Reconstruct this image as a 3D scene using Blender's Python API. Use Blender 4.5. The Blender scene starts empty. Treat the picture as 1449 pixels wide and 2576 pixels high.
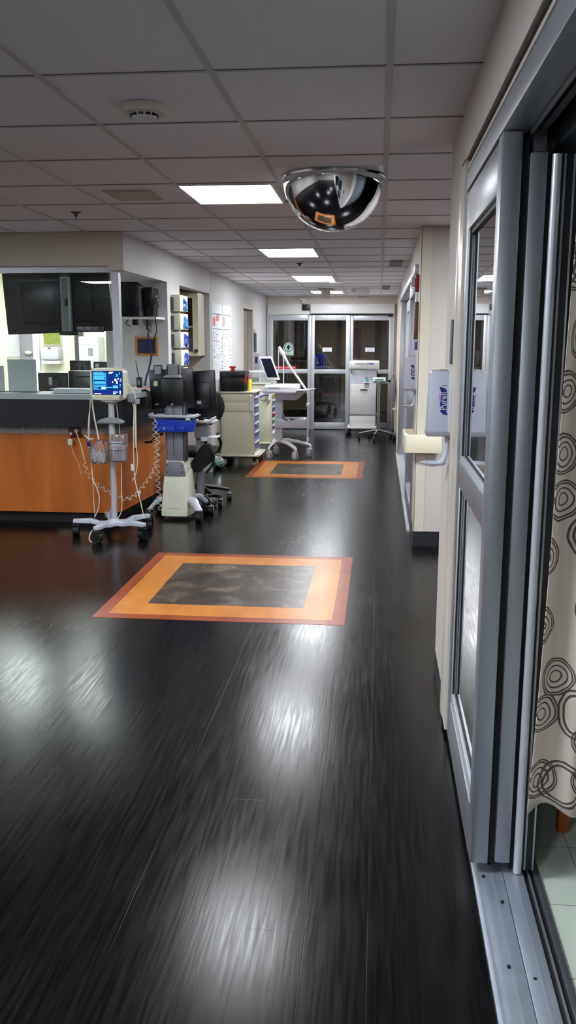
import bpy, bmesh, math, random
from mathutils import Matrix, Vector
random.seed(7)
C = bpy.context.scene.collection
PI = math.pi
# ------------------------------------------------------------------ materials
MT = {}
def mat(name, col, rough=.5, metal=0., var=.05, scale=30., bump=.0, spec=.5, coat=0., emis=None, es=0., trans=0.):
    m = bpy.data.materials.new(name); m.use_nodes = True
    nt = m.node_tree; b = nt.nodes['Principled BSDF']
    tc = nt.nodes.new('ShaderNodeTexCoord'); nz = nt.nodes.new('ShaderNodeTexNoise')
    nz.inputs['Scale'].default_value = scale; nz.inputs['Detail'].default_value = 3
    nt.links.new(tc.outputs['Object'], nz.inputs['Vector'])
    mx = nt.nodes.new('ShaderNodeMix'); mx.data_type = 'RGBA'
    mx.inputs[6].default_value = (*[c*(1-var) for c in col], 1)
    mx.inputs[7].default_value = (*[min(1, c*(1+var)) for c in col], 1)
    nt.links.new(nz.outputs['Fac'], mx.inputs[0]); nt.links.new(mx.outputs[2], b.inputs['Base Color'])
    b.inputs['Roughness'].default_value = rough; b.inputs['Metallic'].default_value = metal
    b.inputs['Specular IOR Level'].default_value = spec; b.inputs['Coat Weight'].default_value = coat
    if trans: b.inputs['Transmission Weight'].default_value = trans
    if bump:
        bp = nt.nodes.new('ShaderNodeBump'); bp.inputs['Strength'].default_value = bump; bp.inputs['Distance'].default_value = .002
        nt.links.new(nz.outputs['Fac'], bp.inputs['Height']); nt.links.new(bp.outputs['Normal'], b.inputs['Normal'])
    if emis:
        b.inputs['Emission Color'].default_value = (*emis, 1); b.inputs['Emission Strength'].default_value = es
    MT[name] = m; return m
def glassmat(name, tint, boost=1., rough=0.0, opacity=0.0, dcol=(.8, .8, .8)):
    m = bpy.data.materials.new(name); m.use_nodes = True; nt = m.node_tree; nt.nodes.clear()
    out = nt.nodes.new('ShaderNodeOutputMaterial'); tr = nt.nodes.new('ShaderNodeBsdfTransparent')
    gl = nt.nodes.new('ShaderNodeBsdfGlossy'); fr = nt.nodes.new('ShaderNodeFresnel'); mx = nt.nodes.new('ShaderNodeMixShader')
    mu = nt.nodes.new('ShaderNodeMath'); mu.operation = 'MULTIPLY'; mu.use_clamp = True; mu.inputs[1].default_value = boost
    tr.inputs[0].default_value = (*tint, 1); gl.inputs[0].default_value = (1, 1, 1, 1); gl.inputs['Roughness'].default_value = rough
    fr.inputs[0].default_value = 1.5
    nz = nt.nodes.new('ShaderNodeTexNoise'); nz.inputs['Scale'].default_value = 3
    df = nt.nodes.new('ShaderNodeBsdfDiffuse'); df.inputs[0].default_value = (*dcol, 1); m2 = nt.nodes.new('ShaderNodeMixShader')
    mo = nt.nodes.new('ShaderNodeMath'); mo.operation = 'MULTIPLY'; mo.inputs[1].default_value = opacity*2
    nt.links.new(nz.outputs['Fac'], mo.inputs[0]); nt.links.new(mo.outputs[0], m2.inputs[0])
    nt.links.new(tr.outputs[0], m2.inputs[1]); nt.links.new(df.outputs[0], m2.inputs[2])
    nt.links.new(fr.outputs[0], mu.inputs[0]); nt.links.new(mu.outputs[0], mx.inputs[0])
    nt.links.new(m2.outputs[0], mx.inputs[1]); nt.links.new(gl.outputs[0], mx.inputs[2]); nt.links.new(mx.outputs[0], out.inputs[0])
    MT[name] = m; return m
def emit(name, col, s):
    m = bpy.data.materials.new(name); m.use_nodes = True; nt = m.node_tree; nt.nodes.clear()
    out = nt.nodes.new('ShaderNodeOutputMaterial'); e = nt.nodes.new('ShaderNodeEmission')
    e.inputs[0].default_value = (*col, 1); e.inputs[1].default_value = s
    nt.links.new(e.outputs[0], out.inputs[0]); MT[name] = m; return m

def sr(r, g, b):
    f = lambda c: ((c/255+.055)/1.055)**2.4 if c > 10 else c/255/12.92
    return (f(r), f(g), f(b))
mat('wall_cream', sr(212, 203, 194), .6, var=.03, scale=4, bump=.1)
mat('wall_white', sr(214, 212, 212), .6, var=.03, scale=4, bump=.1)
mat('wall_pink', sr(206, 195, 186), .6, var=.03, scale=4)
mat('station_wall', sr(232, 232, 214), .6, var=.03, scale=4)
mat('soffit_taupe', sr(196, 186, 172), .7, var=.03, scale=4)
mat('guard_yellow', sr(214, 205, 184), .4, var=.02)
mat('trim_cream', sr(214, 205, 190), .3, var=.02)
mat('alu', sr(165, 168, 174), .38, .75, var=.06, scale=60)
mat('alu_light', sr(196, 198, 204), .4, .35, var=.05, scale=60)
mat('alu_dark', sr(96, 98, 104), .45, .6, var=.08, scale=60)
mat('alu_worn', sr(166, 174, 184), .42, .6, var=.18, scale=14)
mat('dark_channel', sr(24, 24, 30), .5, var=.2)
mat('black_rubber', sr(16, 16, 18), .6, var=.2)
mat('black_plastic', sr(20, 20, 22), .38, var=.15)
mat('black_fabric', sr(18, 18, 20), .9, var=.3, scale=120, bump=.3)
mat('tv_black', sr(13, 15, 18), .3, var=.2)
mat('grey_plastic', sr(128, 130, 136), .45, var=.05)
mat('dark_grey_plastic', sr(62, 64, 70), .45, var=.08)
mat('white_plastic', sr(222, 222, 222), .35, var=.02)
mat('cool_white', sr(198, 202, 214), .3, var=.02)
mat('cream_plastic', sr(224, 222, 200), .3, var=.02)
mat('cream_metal', sr(214, 212, 188), .38, var=.03)
mat('handrail_cream', sr(238, 228, 200), .35, var=.02)
mat('chrome', sr(225, 228, 232), .02, 1., var=.0)
mat('steel', sr(190, 192, 196), .2, 1., var=.05)
mat('blue_plastic', sr(14, 60, 190), .4, var=.08)
mat('blue_glove', sr(40, 130, 225), .5, var=.2, scale=60)
mat('blue_dark_glove', sr(20, 60, 180), .5, var=.25, scale=60)
mat('navy', sr(24, 20, 120), .4, var=.03)
mat('pink', sr(200, 130, 205), .4, var=.03)
mat('letter_white', sr(235, 235, 240), .5, var=.0)
mat('letter_grey', sr(150, 155, 165), .5, var=.0)
mat('red_plastic', sr(200, 26, 34), .4, var=.06)
mat('alarm_red', sr(150, 18, 30), .4, var=.06)
mat('outlet_red', sr(110, 12, 20), .4, var=.06)
mat('yellow_plastic', sr(235, 205, 20), .4, var=.06)
mat('green_plastic', sr(90, 190, 100), .4, var=.06)
mat('steel_blue', sr(70, 125, 185), .4, var=.06)
mat('drawer_blue', sr(120, 140, 205), .25, var=.15, scale=18)
mat('paper', sr(228, 230, 236), .8, var=.02)
mat('paper_dim', sr(185, 192, 196), .8, var=.02)
mat('paper_yellow', sr(226, 226, 190), .8, var=.04)
mat('pink_ink', sr(225, 130, 130), .8, var=.1)
mat('ink', sr(60, 66, 84), .8, var=.1)
mat('counter_grey', sr(172, 177, 182), .5, var=.08, scale=200)
mat('black_laminate', sr(24, 26, 30), .35, var=.15)
mat('charcoal_base', sr(34, 34, 38), .5, var=.1)
mat('strip_grey', sr(176, 166, 160), .5, var=.04)
mat('frame_orange', sr(200, 135, 50), .5, var=.1)
mat('poster_blue', sr(40, 56, 90), .5, var=.2, scale=15)
mat('poster_green', sr(130, 140, 60), .6, var=.7, scale=25)
mat('door_beige', sr(150, 138, 126), .5, var=.05, scale=8)
mat('cord_cream', sr(224, 214, 196), .5, var=.05)
mat('cord_black', sr(18, 18, 22), .5, var=.1)
mat('cord_blue', sr(24, 36, 92), .5, var=.1)
mat('purple', sr(90, 60, 150), .5, var=.1)
mat('brown_board', sr(98, 58, 42), .6, var=.1)
mat('orange_wood', sr(160, 78, 28), .4, var=.15, scale=18)
mat('teal_linen', sr(160, 190, 175), .9, var=.1)
mat('vent_grey', sr(150, 146, 156), .6, var=.06)
mat('vent_taupe', sr(186, 180, 170), .6, var=.06)
mat('detector', sr(222, 214, 200), .5, var=.03)
mat('cyan_can', sr(110, 185, 210), .4, var=.1)
mat('screen_dark', sr(22, 28, 44), .12, var=.1)
mat('curb', sr(120, 116, 122), .5, var=.1)
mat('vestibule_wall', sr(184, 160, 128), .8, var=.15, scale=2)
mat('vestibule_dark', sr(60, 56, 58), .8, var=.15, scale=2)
mat('bag_green', sr(120, 190, 170), .3, var=.3, scale=30)
mat('bag_packets', sr(236, 222, 226), .6, var=.2, scale=60)
mat('sign_red', sr(215, 28, 45), .5, var=.02)
mat('sign_teal', sr(195, 220, 215), .5, var=.02)
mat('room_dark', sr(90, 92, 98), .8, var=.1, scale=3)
glassmat('glass', (.93, .96, .95), 1.0)
glassmat('glass_door', (.62, .66, .64), 1.6, opacity=.02)
glassmat('glass_far', (.72, .72, .70), 1.3)
glassmat('clear_film', (.96, .97, .98), 1.2, .12, .12, (.8, .78, .8))
glassmat('strobe_lens', (.95, .95, .97), 2.5, .05, .12)
emit('lamp', (.94, .97, 1.), 15.)
emit('lamp_station', (.96, 1., .97), 14.)
emit('lamp_near', (.82, .90, 1.), 30.)
emit('lamp_dim', (.85, .95, 1.), 5.)
emit('scr_blue', (.003, .014, .10), 1.0)
emit('scr_cyan', (.05, .42, 1.), 1.5)
emit('scr_white', (.65, .85, 1.), 1.6)
emit('scr_green', (.03, .8, .2), 1.2)
emit('scr_pink', (.75, .3, .75), 1.0)
emit('led_green', (.2, 1., .1), 2.0)

def nodes_of(name):
    m = MT[name]; return m, m.node_tree, m.node_tree.nodes['Principled BSDF']
# wood veneer of the desk
def woodmat(name, c1, c2, sc, rough, axis):
    m = mat(name, c1, rough); nt = m.node_tree; b = nt.nodes['Principled BSDF']
    tc = nt.nodes.new('ShaderNodeTexCoord'); mp = nt.nodes.new('ShaderNodeMapping'); mp.inputs['Scale'].default_value = axis
    nz = nt.nodes.new('ShaderNodeTexNoise'); nz.inputs['Scale'].default_value = sc; nz.inputs['Detail'].default_value = 5; nz.inputs['Distortion'].default_value = .6
    r = nt.nodes.new('ShaderNodeValToRGB'); r.color_ramp.elements[0].color = (*c1, 1); r.color_ramp.elements[1].color = (*c2, 1)
    r.color_ramp.elements[0].position = .3; r.color_ramp.elements[1].position = .7
    nt.links.new(tc.outputs['Object'], mp.inputs[0]); nt.links.new(mp.outputs[0], nz.inputs[0]); nt.links.new(nz.outputs['Fac'], r.inputs[0])
    nt.links.new(r.outputs[0], b.inputs['Base Color']); return m
woodmat('desk_wood', sr(172, 90, 30), sr(208, 118, 48), 6, .35, (1, 1, .15))
woodmat('inlay_orange', sr(176, 106, 42), sr(198, 128, 60), 9, .3, (1, .3, 1))
woodmat('inlay_red', sr(128, 58, 34), sr(150, 76, 46), 9, .3, (1, .3, 1))
# stone-look inlay centre
for _n in ('inlay_orange', 'inlay_red'): nodes_of(_n)[2].inputs['Specular IOR Level'].default_value = .12
def stone():
    m = mat('inlay_stone', sr(80, 70, 60), .3, spec=.22); nt = m.node_tree; b = nt.nodes['Principled BSDF']
    tc = nt.nodes.new('ShaderNodeTexCoord'); nz = nt.nodes.new('ShaderNodeTexNoise'); nz.inputs['Scale'].default_value = 5; nz.inputs['Detail'].default_value = 8
    nz.inputs['Roughness'].default_value = .7; nz.inputs['Distortion'].default_value = .8
    r = nt.nodes.new('ShaderNodeValToRGB'); e = r.color_ramp.elements
    e[0].position = .3; e[0].color = (*sr(38, 33, 32), 1); e[1].position = .75; e[1].color = (*sr(134, 120, 102), 1)
    k = e.new(.52); k.color = (*sr(70, 60, 50), 1)
    nt.links.new(tc.outputs['Object'], nz.inputs[0]); nt.links.new(nz.outputs['Fac'], r.inputs[0]); nt.links.new(r.outputs[0], b.inputs['Base Color'])
stone()
def floor_mat():
    m = mat('floor_plank', sr(30, 24, 28), .3, spec=.18); nt = m.node_tree; b = nt.nodes['Principled BSDF']; N = nt.nodes.new; L = nt.links.new
    tc = N('ShaderNodeTexCoord')
    mr = N('ShaderNodeMapping'); mr.inputs['Rotation'].default_value = (0, 0, PI/2)
    br = N('ShaderNodeTexBrick'); br.inputs['Scale'].default_value = 1.; br.inputs['Brick Width'].default_value = 1.1; br.inputs['Row Height'].default_value = .17
    br.inputs['Mortar Size'].default_value = .0016; br.inputs['Mortar Smooth'].default_value = .4; br.offset = .37
    br.inputs['Color1'].default_value = (.3, .3, .3, 1); br.inputs['Color2'].default_value = (.7, .7, .7, 1); br.inputs['Mortar'].default_value = (0, 0, 0, 1)
    L(tc.outputs['Object'], mr.inputs[0]); L(mr.outputs[0], br.inputs['Vector'])
    ms = N('ShaderNodeMapping'); ms.inputs['Scale'].default_value = (80, 4, 1); L(tc.outputs['Object'], ms.inputs[0])
    n1 = N('ShaderNodeTexNoise'); n1.inputs['Scale'].default_value = 1; n1.inputs['Detail'].default_value = 4; n1.inputs['Distortion'].default_value = .3; L(ms.outputs[0], n1.inputs[0])
    n2 = N('ShaderNodeTexNoise'); n2.inputs['Scale'].default_value = 1.3; n2.inputs['Detail'].default_value = 3; L(tc.outputs['Object'], n2.inputs[0])
    cr = N('ShaderNodeValToRGB'); e = cr.color_ramp.elements
    e[0].position = .35; e[0].color = (*sr(9, 7, 8), 1); e[1].position = .78; e[1].color = (*sr(27, 22, 23), 1)
    L(n1.outputs['Fac'], cr.inputs[0])
    mx = N('ShaderNodeMix'); mx.data_type = 'RGBA'; mx.blend_type = 'MULTIPLY'; mx.inputs[0].default_value = .75
    L(cr.outputs[0], mx.inputs[6]); L(br.outputs['Color'], mx.inputs[7]); L(mx.outputs[2], b.inputs['Base Color'])
    r1 = N('ShaderNodeMapRange'); r1.inputs[1].default_value = .3; r1.inputs[2].default_value = .75; r1.inputs[3].default_value = .12; r1.inputs[4].default_value = .22
    L(n1.outputs['Fac'], r1.inputs[0])
    r2 = N('ShaderNodeMath'); r2.operation = 'MULTIPLY_ADD'; r2.inputs[1].default_value = .12; L(n2.outputs['Fac'], r2.inputs[0]); L(r1.outputs[0], r2.inputs[2])
    L(r2.outputs[0], b.inputs['Roughness'])
    ad = N('ShaderNodeMath'); ad.operation = 'ADD'; L(n1.outputs['Fac'], ad.inputs[0])
    fm = N('ShaderNodeMath'); fm.operation = 'MULTIPLY'; fm.inputs[1].default_value = -.45; L(br.outputs['Fac'], fm.inputs[0]); L(fm.outputs[0], ad.inputs[1])
    bp = N('ShaderNodeBump'); bp.inputs['Strength'].default_value = .16; bp.inputs['Distance'].default_value = .0012
    L(ad.outputs[0], bp.inputs['Height']); L(bp.outputs['Normal'], b.inputs['Normal'])
floor_mat()
def tile_mat():
    m = mat('ceiling_tile', sr(190, 184, 180), .95, spec=.1); nt = m.node_tree; b = nt.nodes['Principled BSDF']; N = nt.nodes.new; L = nt.links.new
    tc = N('ShaderNodeTexCoord'); v = N('ShaderNodeTexVoronoi'); v.inputs['Scale'].default_value = 85; L(tc.outputs['Object'], v.inputs[0])
    r = N('ShaderNodeValToRGB'); e = r.color_ramp.elements; e[0].position = .0; e[0].color = (0, 0, 0, 1); e[1].position = .14; e[1].color = (1, 1, 1, 1); L(v.outputs['Distance'], r.inputs[0])
    n = N('ShaderNodeTexNoise'); n.inputs['Scale'].default_value = 40; L(tc.outputs['Object'], n.inputs[0])
    r2 = N('ShaderNodeValToRGB'); r2.color_ramp.elements[0].position = .5; r2.color_ramp.elements[1].position = .56; r2.color_ramp.elements[0].color = (1, 1, 1, 1); r2.color_ramp.elements[1].color = (0, 0, 0, 1); L(n.outputs['Fac'], r2.inputs[0])
    mx = N('ShaderNodeMath'); mx.operation = 'MAXIMUM'; L(r.outputs[0], mx.inputs[0]); L(r2.outputs[0], mx.inputs[1])
    cm = N('ShaderNodeMix'); cm.data_type = 'RGBA'; cm.inputs[6].default_value = (*sr(140, 134, 136), 1); cm.inputs[7].default_value = (*sr(240, 238, 245), 1)
    L(mx.outputs[0], cm.inputs[0]); L(cm.outputs[2], b.inputs['Base Color'])
tile_mat()
mat('ceiling_bar', sr(205, 204, 206), .7, var=.05)
mat('ceiling_gap', sr(128, 122, 122), .8, var=.35, scale=5)
def room_tile():
    m = mat('room_tile', sr(200, 204, 190), .4); nt = m.node_tree; b = nt.nodes['Principled BSDF']; N = nt.nodes.new; L = nt.links.new
    tc = N('ShaderNodeTexCoord'); br = N('ShaderNodeTexBrick'); br.offset = 0; br.inputs['Scale'].default_value = 1; br.inputs['Brick Width'].default_value = .305; br.inputs['Row Height'].default_value = .305
    br.inputs['Mortar Size'].default_value = .0015; br.inputs['Color1'].default_value = (*sr(196, 202, 188), 1); br.inputs['Color2'].default_value = (*sr(188, 194, 180), 1); br.inputs['Mortar'].default_value = (*sr(110, 112, 104), 1)
    L(tc.outputs['Object'], br.inputs[0]); L(br.outputs['Color'], b.inputs['Base Color'])
room_tile()
def curtain_mat():
    m = mat('curtain_cloth', sr(200, 186, 172), .9, spec=.15); nt = m.node_tree; b = nt.nodes['Principled BSDF']; N = nt.nodes.new; L = nt.links.new
    uv = N('ShaderNodeUVMap'); uv.uv_map = 'cloth'
    nz = N('ShaderNodeTexNoise'); nz.inputs['Scale'].default_value = 9; L(uv.outputs[0], nz.inputs[0])
    sb = N('ShaderNodeVectorMath'); sb.operation = 'MULTIPLY_ADD'; sb.inputs[1].default_value = (.035, .035, 0); L(nz.outputs['Color'], sb.inputs[0]); L(uv.outputs[0], sb.inputs[2])
    prev = None
    for sc, radii, off in ((6.2, (.11, .21, .30, .345), 0.), (4.3, (.24, .30), .37)):
        ad = N('ShaderNodeVectorMath'); ad.operation = 'ADD'; ad.inputs[1].default_value = (off, off*1.7, 0); L(sb.outputs[0], ad.inputs[0])
        v = N('ShaderNodeTexVoronoi'); v.voronoi_dimensions = '2D'; v.inputs['Scale'].default_value = sc; v.inputs['Randomness'].default_value = .55; L(ad.outputs[0], v.inputs['Vector'])
        for rr in radii:
            c = N('ShaderNodeMath'); c.operation = 'COMPARE'; c.inputs[1].default_value = rr; c.inputs[2].default_value = .015; L(v.outputs['Distance'], c.inputs[0])
            if prev is None: prev = c
            else:
                x = N('ShaderNodeMath'); x.operation = 'MAXIMUM'; L(prev.outputs[0], x.inputs[0]); L(c.outputs[0], x.inputs[1]); prev = x
    cm = N('ShaderNodeMix'); cm.data_type = 'RGBA'; cm.inputs[6].default_value = (*sr(204, 190, 176), 1); cm.inputs[7].default_value = (*sr(92, 80, 76), 1)
    L(prev.outputs[0], cm.inputs[0]); L(cm.outputs[2], b.inputs['Base Color'])
curtain_mat()
# ------------------------------------------------------------------ mesh builder
class MB:
    def __init__(s, xf=None): s.bm = bmesh.new(); s.xf = xf
    def _add(s, vs, fs):
        V = [s.bm.verts.new(v) for v in vs]
        for f in fs:
            try: s.bm.faces.new([V[i] for i in f])
            except ValueError: pass
        return V
    def box(s, x0, x1, y0, y1, z0, z1, bev=0, seg=2):
        x0, x1 = min(x0, x1), max(x0, x1); y0, y1 = min(y0, y1), max(y0, y1); z0, z1 = min(z0, z1), max(z0, z1)
        V = s._add([(x, y, z) for x in (x0, x1) for y in (y0, y1) for z in (z0, z1)],
                   [(0, 1, 3, 2), (4, 6, 7, 5), (0, 4, 5, 1), (2, 3, 7, 6), (0, 2, 6, 4), (1, 5, 7, 3)])
        if bev:
            es = {e for v in V for e in v.link_edges}
            bmesh.ops.bevel(s.bm, geom=list(es), offset=bev, segments=seg, affect='EDGES', profile=.5)
        return s
    def hexa(s, bot, top, bev=0):
        V = s._add(list(bot)+list(top), [(3, 2, 1, 0), (4, 5, 6, 7), (0, 1, 5, 4), (1, 2, 6, 5), (2, 3, 7, 6), (3, 0, 4, 7)])
        if bev:
            es = {e for v in V for e in v.link_edges}
            bmesh.ops.bevel(s.bm, geom=list(es), offset=bev, segments=2, affect='EDGES', profile=.5)
        return s
    def prism(s, pts, h, axis='z', lo=0., bev=0):
        n = len(pts)
        def P(a, b, c): return {'z': (a, b, c), 'y': (a, c, b), 'x': (c, a, b)}[axis]
        V = s._add([P(a, b, lo) for a, b in pts]+[P(a, b, lo+h) for a, b in pts],
                   [tuple(range(n-1, -1, -1)), tuple(range(n, 2*n))]+[(i, (i+1) % n, n+(i+1) % n, n+i) for i in range(n)])
        if bev:
            es = {e for v in V for e in v.link_edges}
            bmesh.ops.bevel(s.bm, geom=list(es), offset=bev, segments=2, affect='EDGES', profile=.5)
        return s
    def cyl(s, p0, p1, r, r2=None, n=16):
        p0, p1 = Vector(p0), Vector(p1); r2 = r if r2 is None else r2
        d = (p1-p0).normalized(); a = d.orthogonal().normalized(); b = d.cross(a)
        vs = [p0+a*(r*math.cos(2*PI*i/n))+b*(r*math.sin(2*PI*i/n)) for i in range(n)]
        vs += [p1+a*(r2*math.cos(2*PI*i/n))+b*(r2*math.sin(2*PI*i/n)) for i in range(n)]
        s._add(vs, [tuple(range(n-1, -1, -1)), tuple(range(n, 2*n))]+[(i, (i+1) % n, n+(i+1) % n, n+i) for i in range(n)])
        return s
    def tube(s, pts, r, n=8, rs=None, flat=1.):
        pts = [Vector(p) for p in pts]; m = len(pts); rows = []; a = None
        for i, p in enumerate(pts):
            d = (pts[min(i+1, m-1)]-pts[max(i-1, 0)]).normalized()
            if a is None: a = d.orthogonal().normalized()
            a = (a-d*a.dot(d)).normalized(); b = d.cross(a); q = rs[i] if rs else r
            rows.append([p+a*(q*math.cos(2*PI*k/n))+b*(q*flat*math.sin(2*PI*k/n)) for k in range(n)])
        vs = [v for row in rows for v in row]
        fs = [tuple(range(n-1, -1, -1)), tuple(range((m-1)*n, m*n))]
        fs += [(i*n+k, i*n+(k+1) % n, (i+1)*n+(k+1) % n, (i+1)*n+k) for i in range(m-1) for k in range(n)]
        s._add(vs, fs); return s
    def lathe(s, prof, c, n=32, axis='z', cap=True):
        rows = []
        for r, h in prof:
            for k in range(n):
                a, b = r*math.cos(2*PI*k/n), r*math.sin(2*PI*k/n)
                rows.append({'z': (c[0]+a, c[1]+b, c[2]+h), 'y': (c[0]+a, c[1]+h, c[2]+b), 'x': (c[0]+h, c[1]+a, c[2]+b)}[axis])
        m = len(prof)
        fs = [(i*n+k, i*n+(k+1) % n, (i+1)*n+(k+1) % n, (i+1)*n+k) for i in range(m-1) for k in range(n)]
        if cap: fs += [tuple(range(n-1, -1, -1)), tuple(range((m-1)*n, m*n))]
        s._add(rows, fs); return s
    def sphere(s, c, r, sx=1, sy=1, sz=1, n=16):
        prof = [(r*math.sin(PI*i/(n//2)), -r*math.cos(PI*i/(n//2))) for i in range(n//2+1)]
        k0 = len(s.bm.verts); prof[0] = (r*.02, -r); prof[-1] = (r*.02, r)
        s.lathe(prof, (0, 0, 0), n)
        s.bm.verts.ensure_lookup_table()
        for v in list(s.bm.verts)[k0:]: v.co = Vector((c[0]+v.co.x*sx, c[1]+v.co.y*sy, c[2]+v.co.z*sz))
        return s
    def build(s, name, m, parent=None, smooth=True):
        bm = s.bm
        if s.xf is not None: bmesh.ops.transform(bm, matrix=s.xf, verts=bm.verts)
        off = Vector((0, 0, 0)); p = parent
        while p is not None: off += p.location; p = p.parent
        if parent is None:                                  # a one-mesh thing: origin at the middle of its base
            xs = [v.co for v in bm.verts]
            off = Vector(((min(v.x for v in xs)+max(v.x for v in xs))/2, (min(v.y for v in xs)+max(v.y for v in xs))/2, min(v.z for v in xs)))
        bmesh.ops.translate(bm, vec=-off, verts=bm.verts)
        bmesh.ops.recalc_face_normals(bm, faces=bm.faces)
        me = bpy.data.meshes.new(name); bm.to_mesh(me); bm.free()
        me.materials.append(MT[m] if isinstance(m, str) else m)
        if smooth:
            for p_ in me.polygons: p_.use_smooth = True
            me.set_sharp_from_angle(angle=math.radians(38))
        o = bpy.data.objects.new(name, me); C.objects.link(o)
        if parent is None: o.location = off
        else: o.parent = parent
        return o
def tag(o, label=None, cat=None, group=None, kind=None):
    if label: o['label'] = label
    if cat: o['category'] = cat
    if group: o['group'] = group
    if kind: o['kind'] = kind
    return o
def thing(name, label, cat, loc, group=None, kind=None):
    o = bpy.data.objects.new(name, None); C.objects.link(o); o.location = loc; o.empty_display_size = .1
    return tag(o, label, cat, group, kind)
def struct(o, label=None, cat=None): return tag(o, label, cat, None, 'structure')
def B(name, m, parent, *boxes, bev=0, xf=None):
    b = MB(xf)
    for q in boxes: b.box(*q, bev=bev)
    return b.build(name, m, parent)
def copy_tree(o, parent=None, dx=(0, 0, 0), label=None):
    c = o.copy(); C.objects.link(c); c.parent = parent
    if parent is None: c.location = o.location+Vector(dx)
    if label: c['label'] = label
    for ch in [q for q in bpy.data.objects if q.parent == o]: copy_tree(ch, c)
    return c
def text(name, s, size, m, parent, M, ext=.0004, align='CENTER', sx=1.):
    cu = bpy.data.curves.new(name, 'FONT'); cu.body = s; cu.size = size; cu.extrude = ext; cu.align_x = align; cu.align_y = 'CENTER'; cu.resolution_u = 3
    t = bpy.data.objects.new(name, cu); C.objects.link(t); bpy.context.view_layer.update()
    me = bpy.data.meshes.new_from_object(t, depsgraph=bpy.context.evaluated_depsgraph_get())
    bpy.data.objects.remove(t); bpy.data.curves.remove(cu)
    me.transform(M @ Matrix.Diagonal((sx, 1, 1, 1)))
    off = Vector((0, 0, 0)); p = parent
    while p is not None: off += p.location; p = p.parent
    me.transform(Matrix.Translation(-off)); me.materials.clear(); me.materials.append(MT[m])
    o = bpy.data.objects.new(name, me); C.objects.link(o); o.parent = parent; return o
def TM(loc, rx=0, ry=0, rz=0): return Matrix.Translation(loc) @ Matrix.Rotation(rz, 4, 'Z') @ Matrix.Rotation(ry, 4, 'Y') @ Matrix.Rotation(rx, 4, 'X')
def smooth_path(P, k=8):
    P = [Vector(p) for p in P]; out = []
    for i in range(len(P)-1):
        a, b = P[i], P[i+1]; p0 = P[max(i-1, 0)]; p3 = P[min(i+2, len(P)-1)]
        for j in range(k):
            t = j/k; out.append(.5*((2*a)+(b-p0)*t+(2*p0-5*a+4*b-p3)*t*t+(3*a-p0-3*b+p3)*t**3))
    out.append(P[-1]); return out
def coil(P, R, turns, r, n=10):
    P = smooth_path(P, 10); L = [0.]
    for i in range(1, len(P)): L.append(L[-1]+(P[i]-P[i-1]).length)
    N = turns*n; pts = []; a = None
    for q in range(N+1):
        s = L[-1]*q/N; i = max(j for j in range(len(L)) if L[j] <= s+1e-9); i = min(i, len(P)-2)
        t = (s-L[i])/max(1e-9, L[i+1]-L[i]); c = P[i].lerp(P[i+1], t); d = (P[i+1]-P[i]).normalized()
        if a is None: a = d.orthogonal().normalized()
        a = (a-d*a.dot(d)).normalized(); b = d.cross(a); w = 2*PI*q/n; e = min(1, q/n, (N-q)/n)
        pts.append(c+(a*math.cos(w)+b*math.sin(w))*R*e)
    return pts
# ================================================================== SETTING
def zc(y): return 2.475-.0075*y
# floor with the two inlays
fl = MB().box(-6.6, .33, -6, 16.1, -.05, 0).box(.33, 3.2, 4.2, 6.9, -.05, 0).box(-2.6, .9, 16.1, 20.5, -.05, 0).build('floor', 'floor_plank', None, False)
struct(fl, 'dark plank floor of the corridor with two framed inlays', 'floor')
def inlay(x0, x1, y0, y1, lab):
    p = MB().box(x0, x1, y0, y1, 0, .0010).build('floor_inlay', 'inlay_red', fl, False); p['label'] = lab
    bo = .075; bi = .30
    MB().box(x0+bo, x1-bo, y0+bo*1.1, y1-bo*1.1, .0010, .0014).build('inner_border', 'inlay_orange', p, False)
    MB().box(x0+bi*.86, x1-bi*.86, y0+bi, y1-bi, .0014, .0018).build('center_panel', 'inlay_stone', p, False)
inlay(-1.645, -.165, 4.83, 6.44, 'nearer orange and red bordered square inlay with a mottled stone centre')
inlay(-1.55, -.165, 10.22, 11.75, 'farther orange and red bordered square inlay beside the supply carts')
rf = B('floor_room', 'room_tile', None, (.515, 3.2, -6, 4.0, -.05, .0)); struct(rf, 'pale tile floor of the curtained room', 'floor')
# ceiling (follows the slight fall of the corridor ceiling)
def slab(b, x0, x1, y0, y1, d0, d1):
    b.hexa([(x0, y0, zc(y0)+d0), (x1, y0, zc(y0)+d0), (x1, y1, zc(y1)+d0), (x0, y1, zc(y1)+d0)],
           [(x0, y0, zc(y0)+d1), (x1, y0, zc(y0)+d1), (x1, y1, zc(y1)+d1), (x0, y1, zc(y1)+d1)]); return b
ce = slab(MB(), -6.8, 3.4, -6.2, 20.6, 0, .08).build('ceiling', 'ceiling_tile', None, False)
struct(ce, 'speckled suspended tile ceiling', 'ceiling')
b = MB()
for k in range(-5, 12):
    x = .015-.575*k
    if -6.7 < x < 3.3: slab(b, x-.0115, x+.0115, -6, 16.1, -.004, .001)
b.build('grid_runner', 'ceiling_bar', ce, False)
b = MB(); b2 = MB(); k = -13
while 3.04+.66*k < 16.1:
    y = 3.04+.66*k
    slab(b, -6.6, 3.2, y-.008, y+.008, -.0036, .001); slab(b2, -6.6, 3.2, y-.0112, y-.008, -.003, .001); k += 1
b.build('grid_cross_bar', 'ceiling_bar', ce, False); b2.build('grid_shadow_gap', 'ceiling_gap', ce, False)
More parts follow.
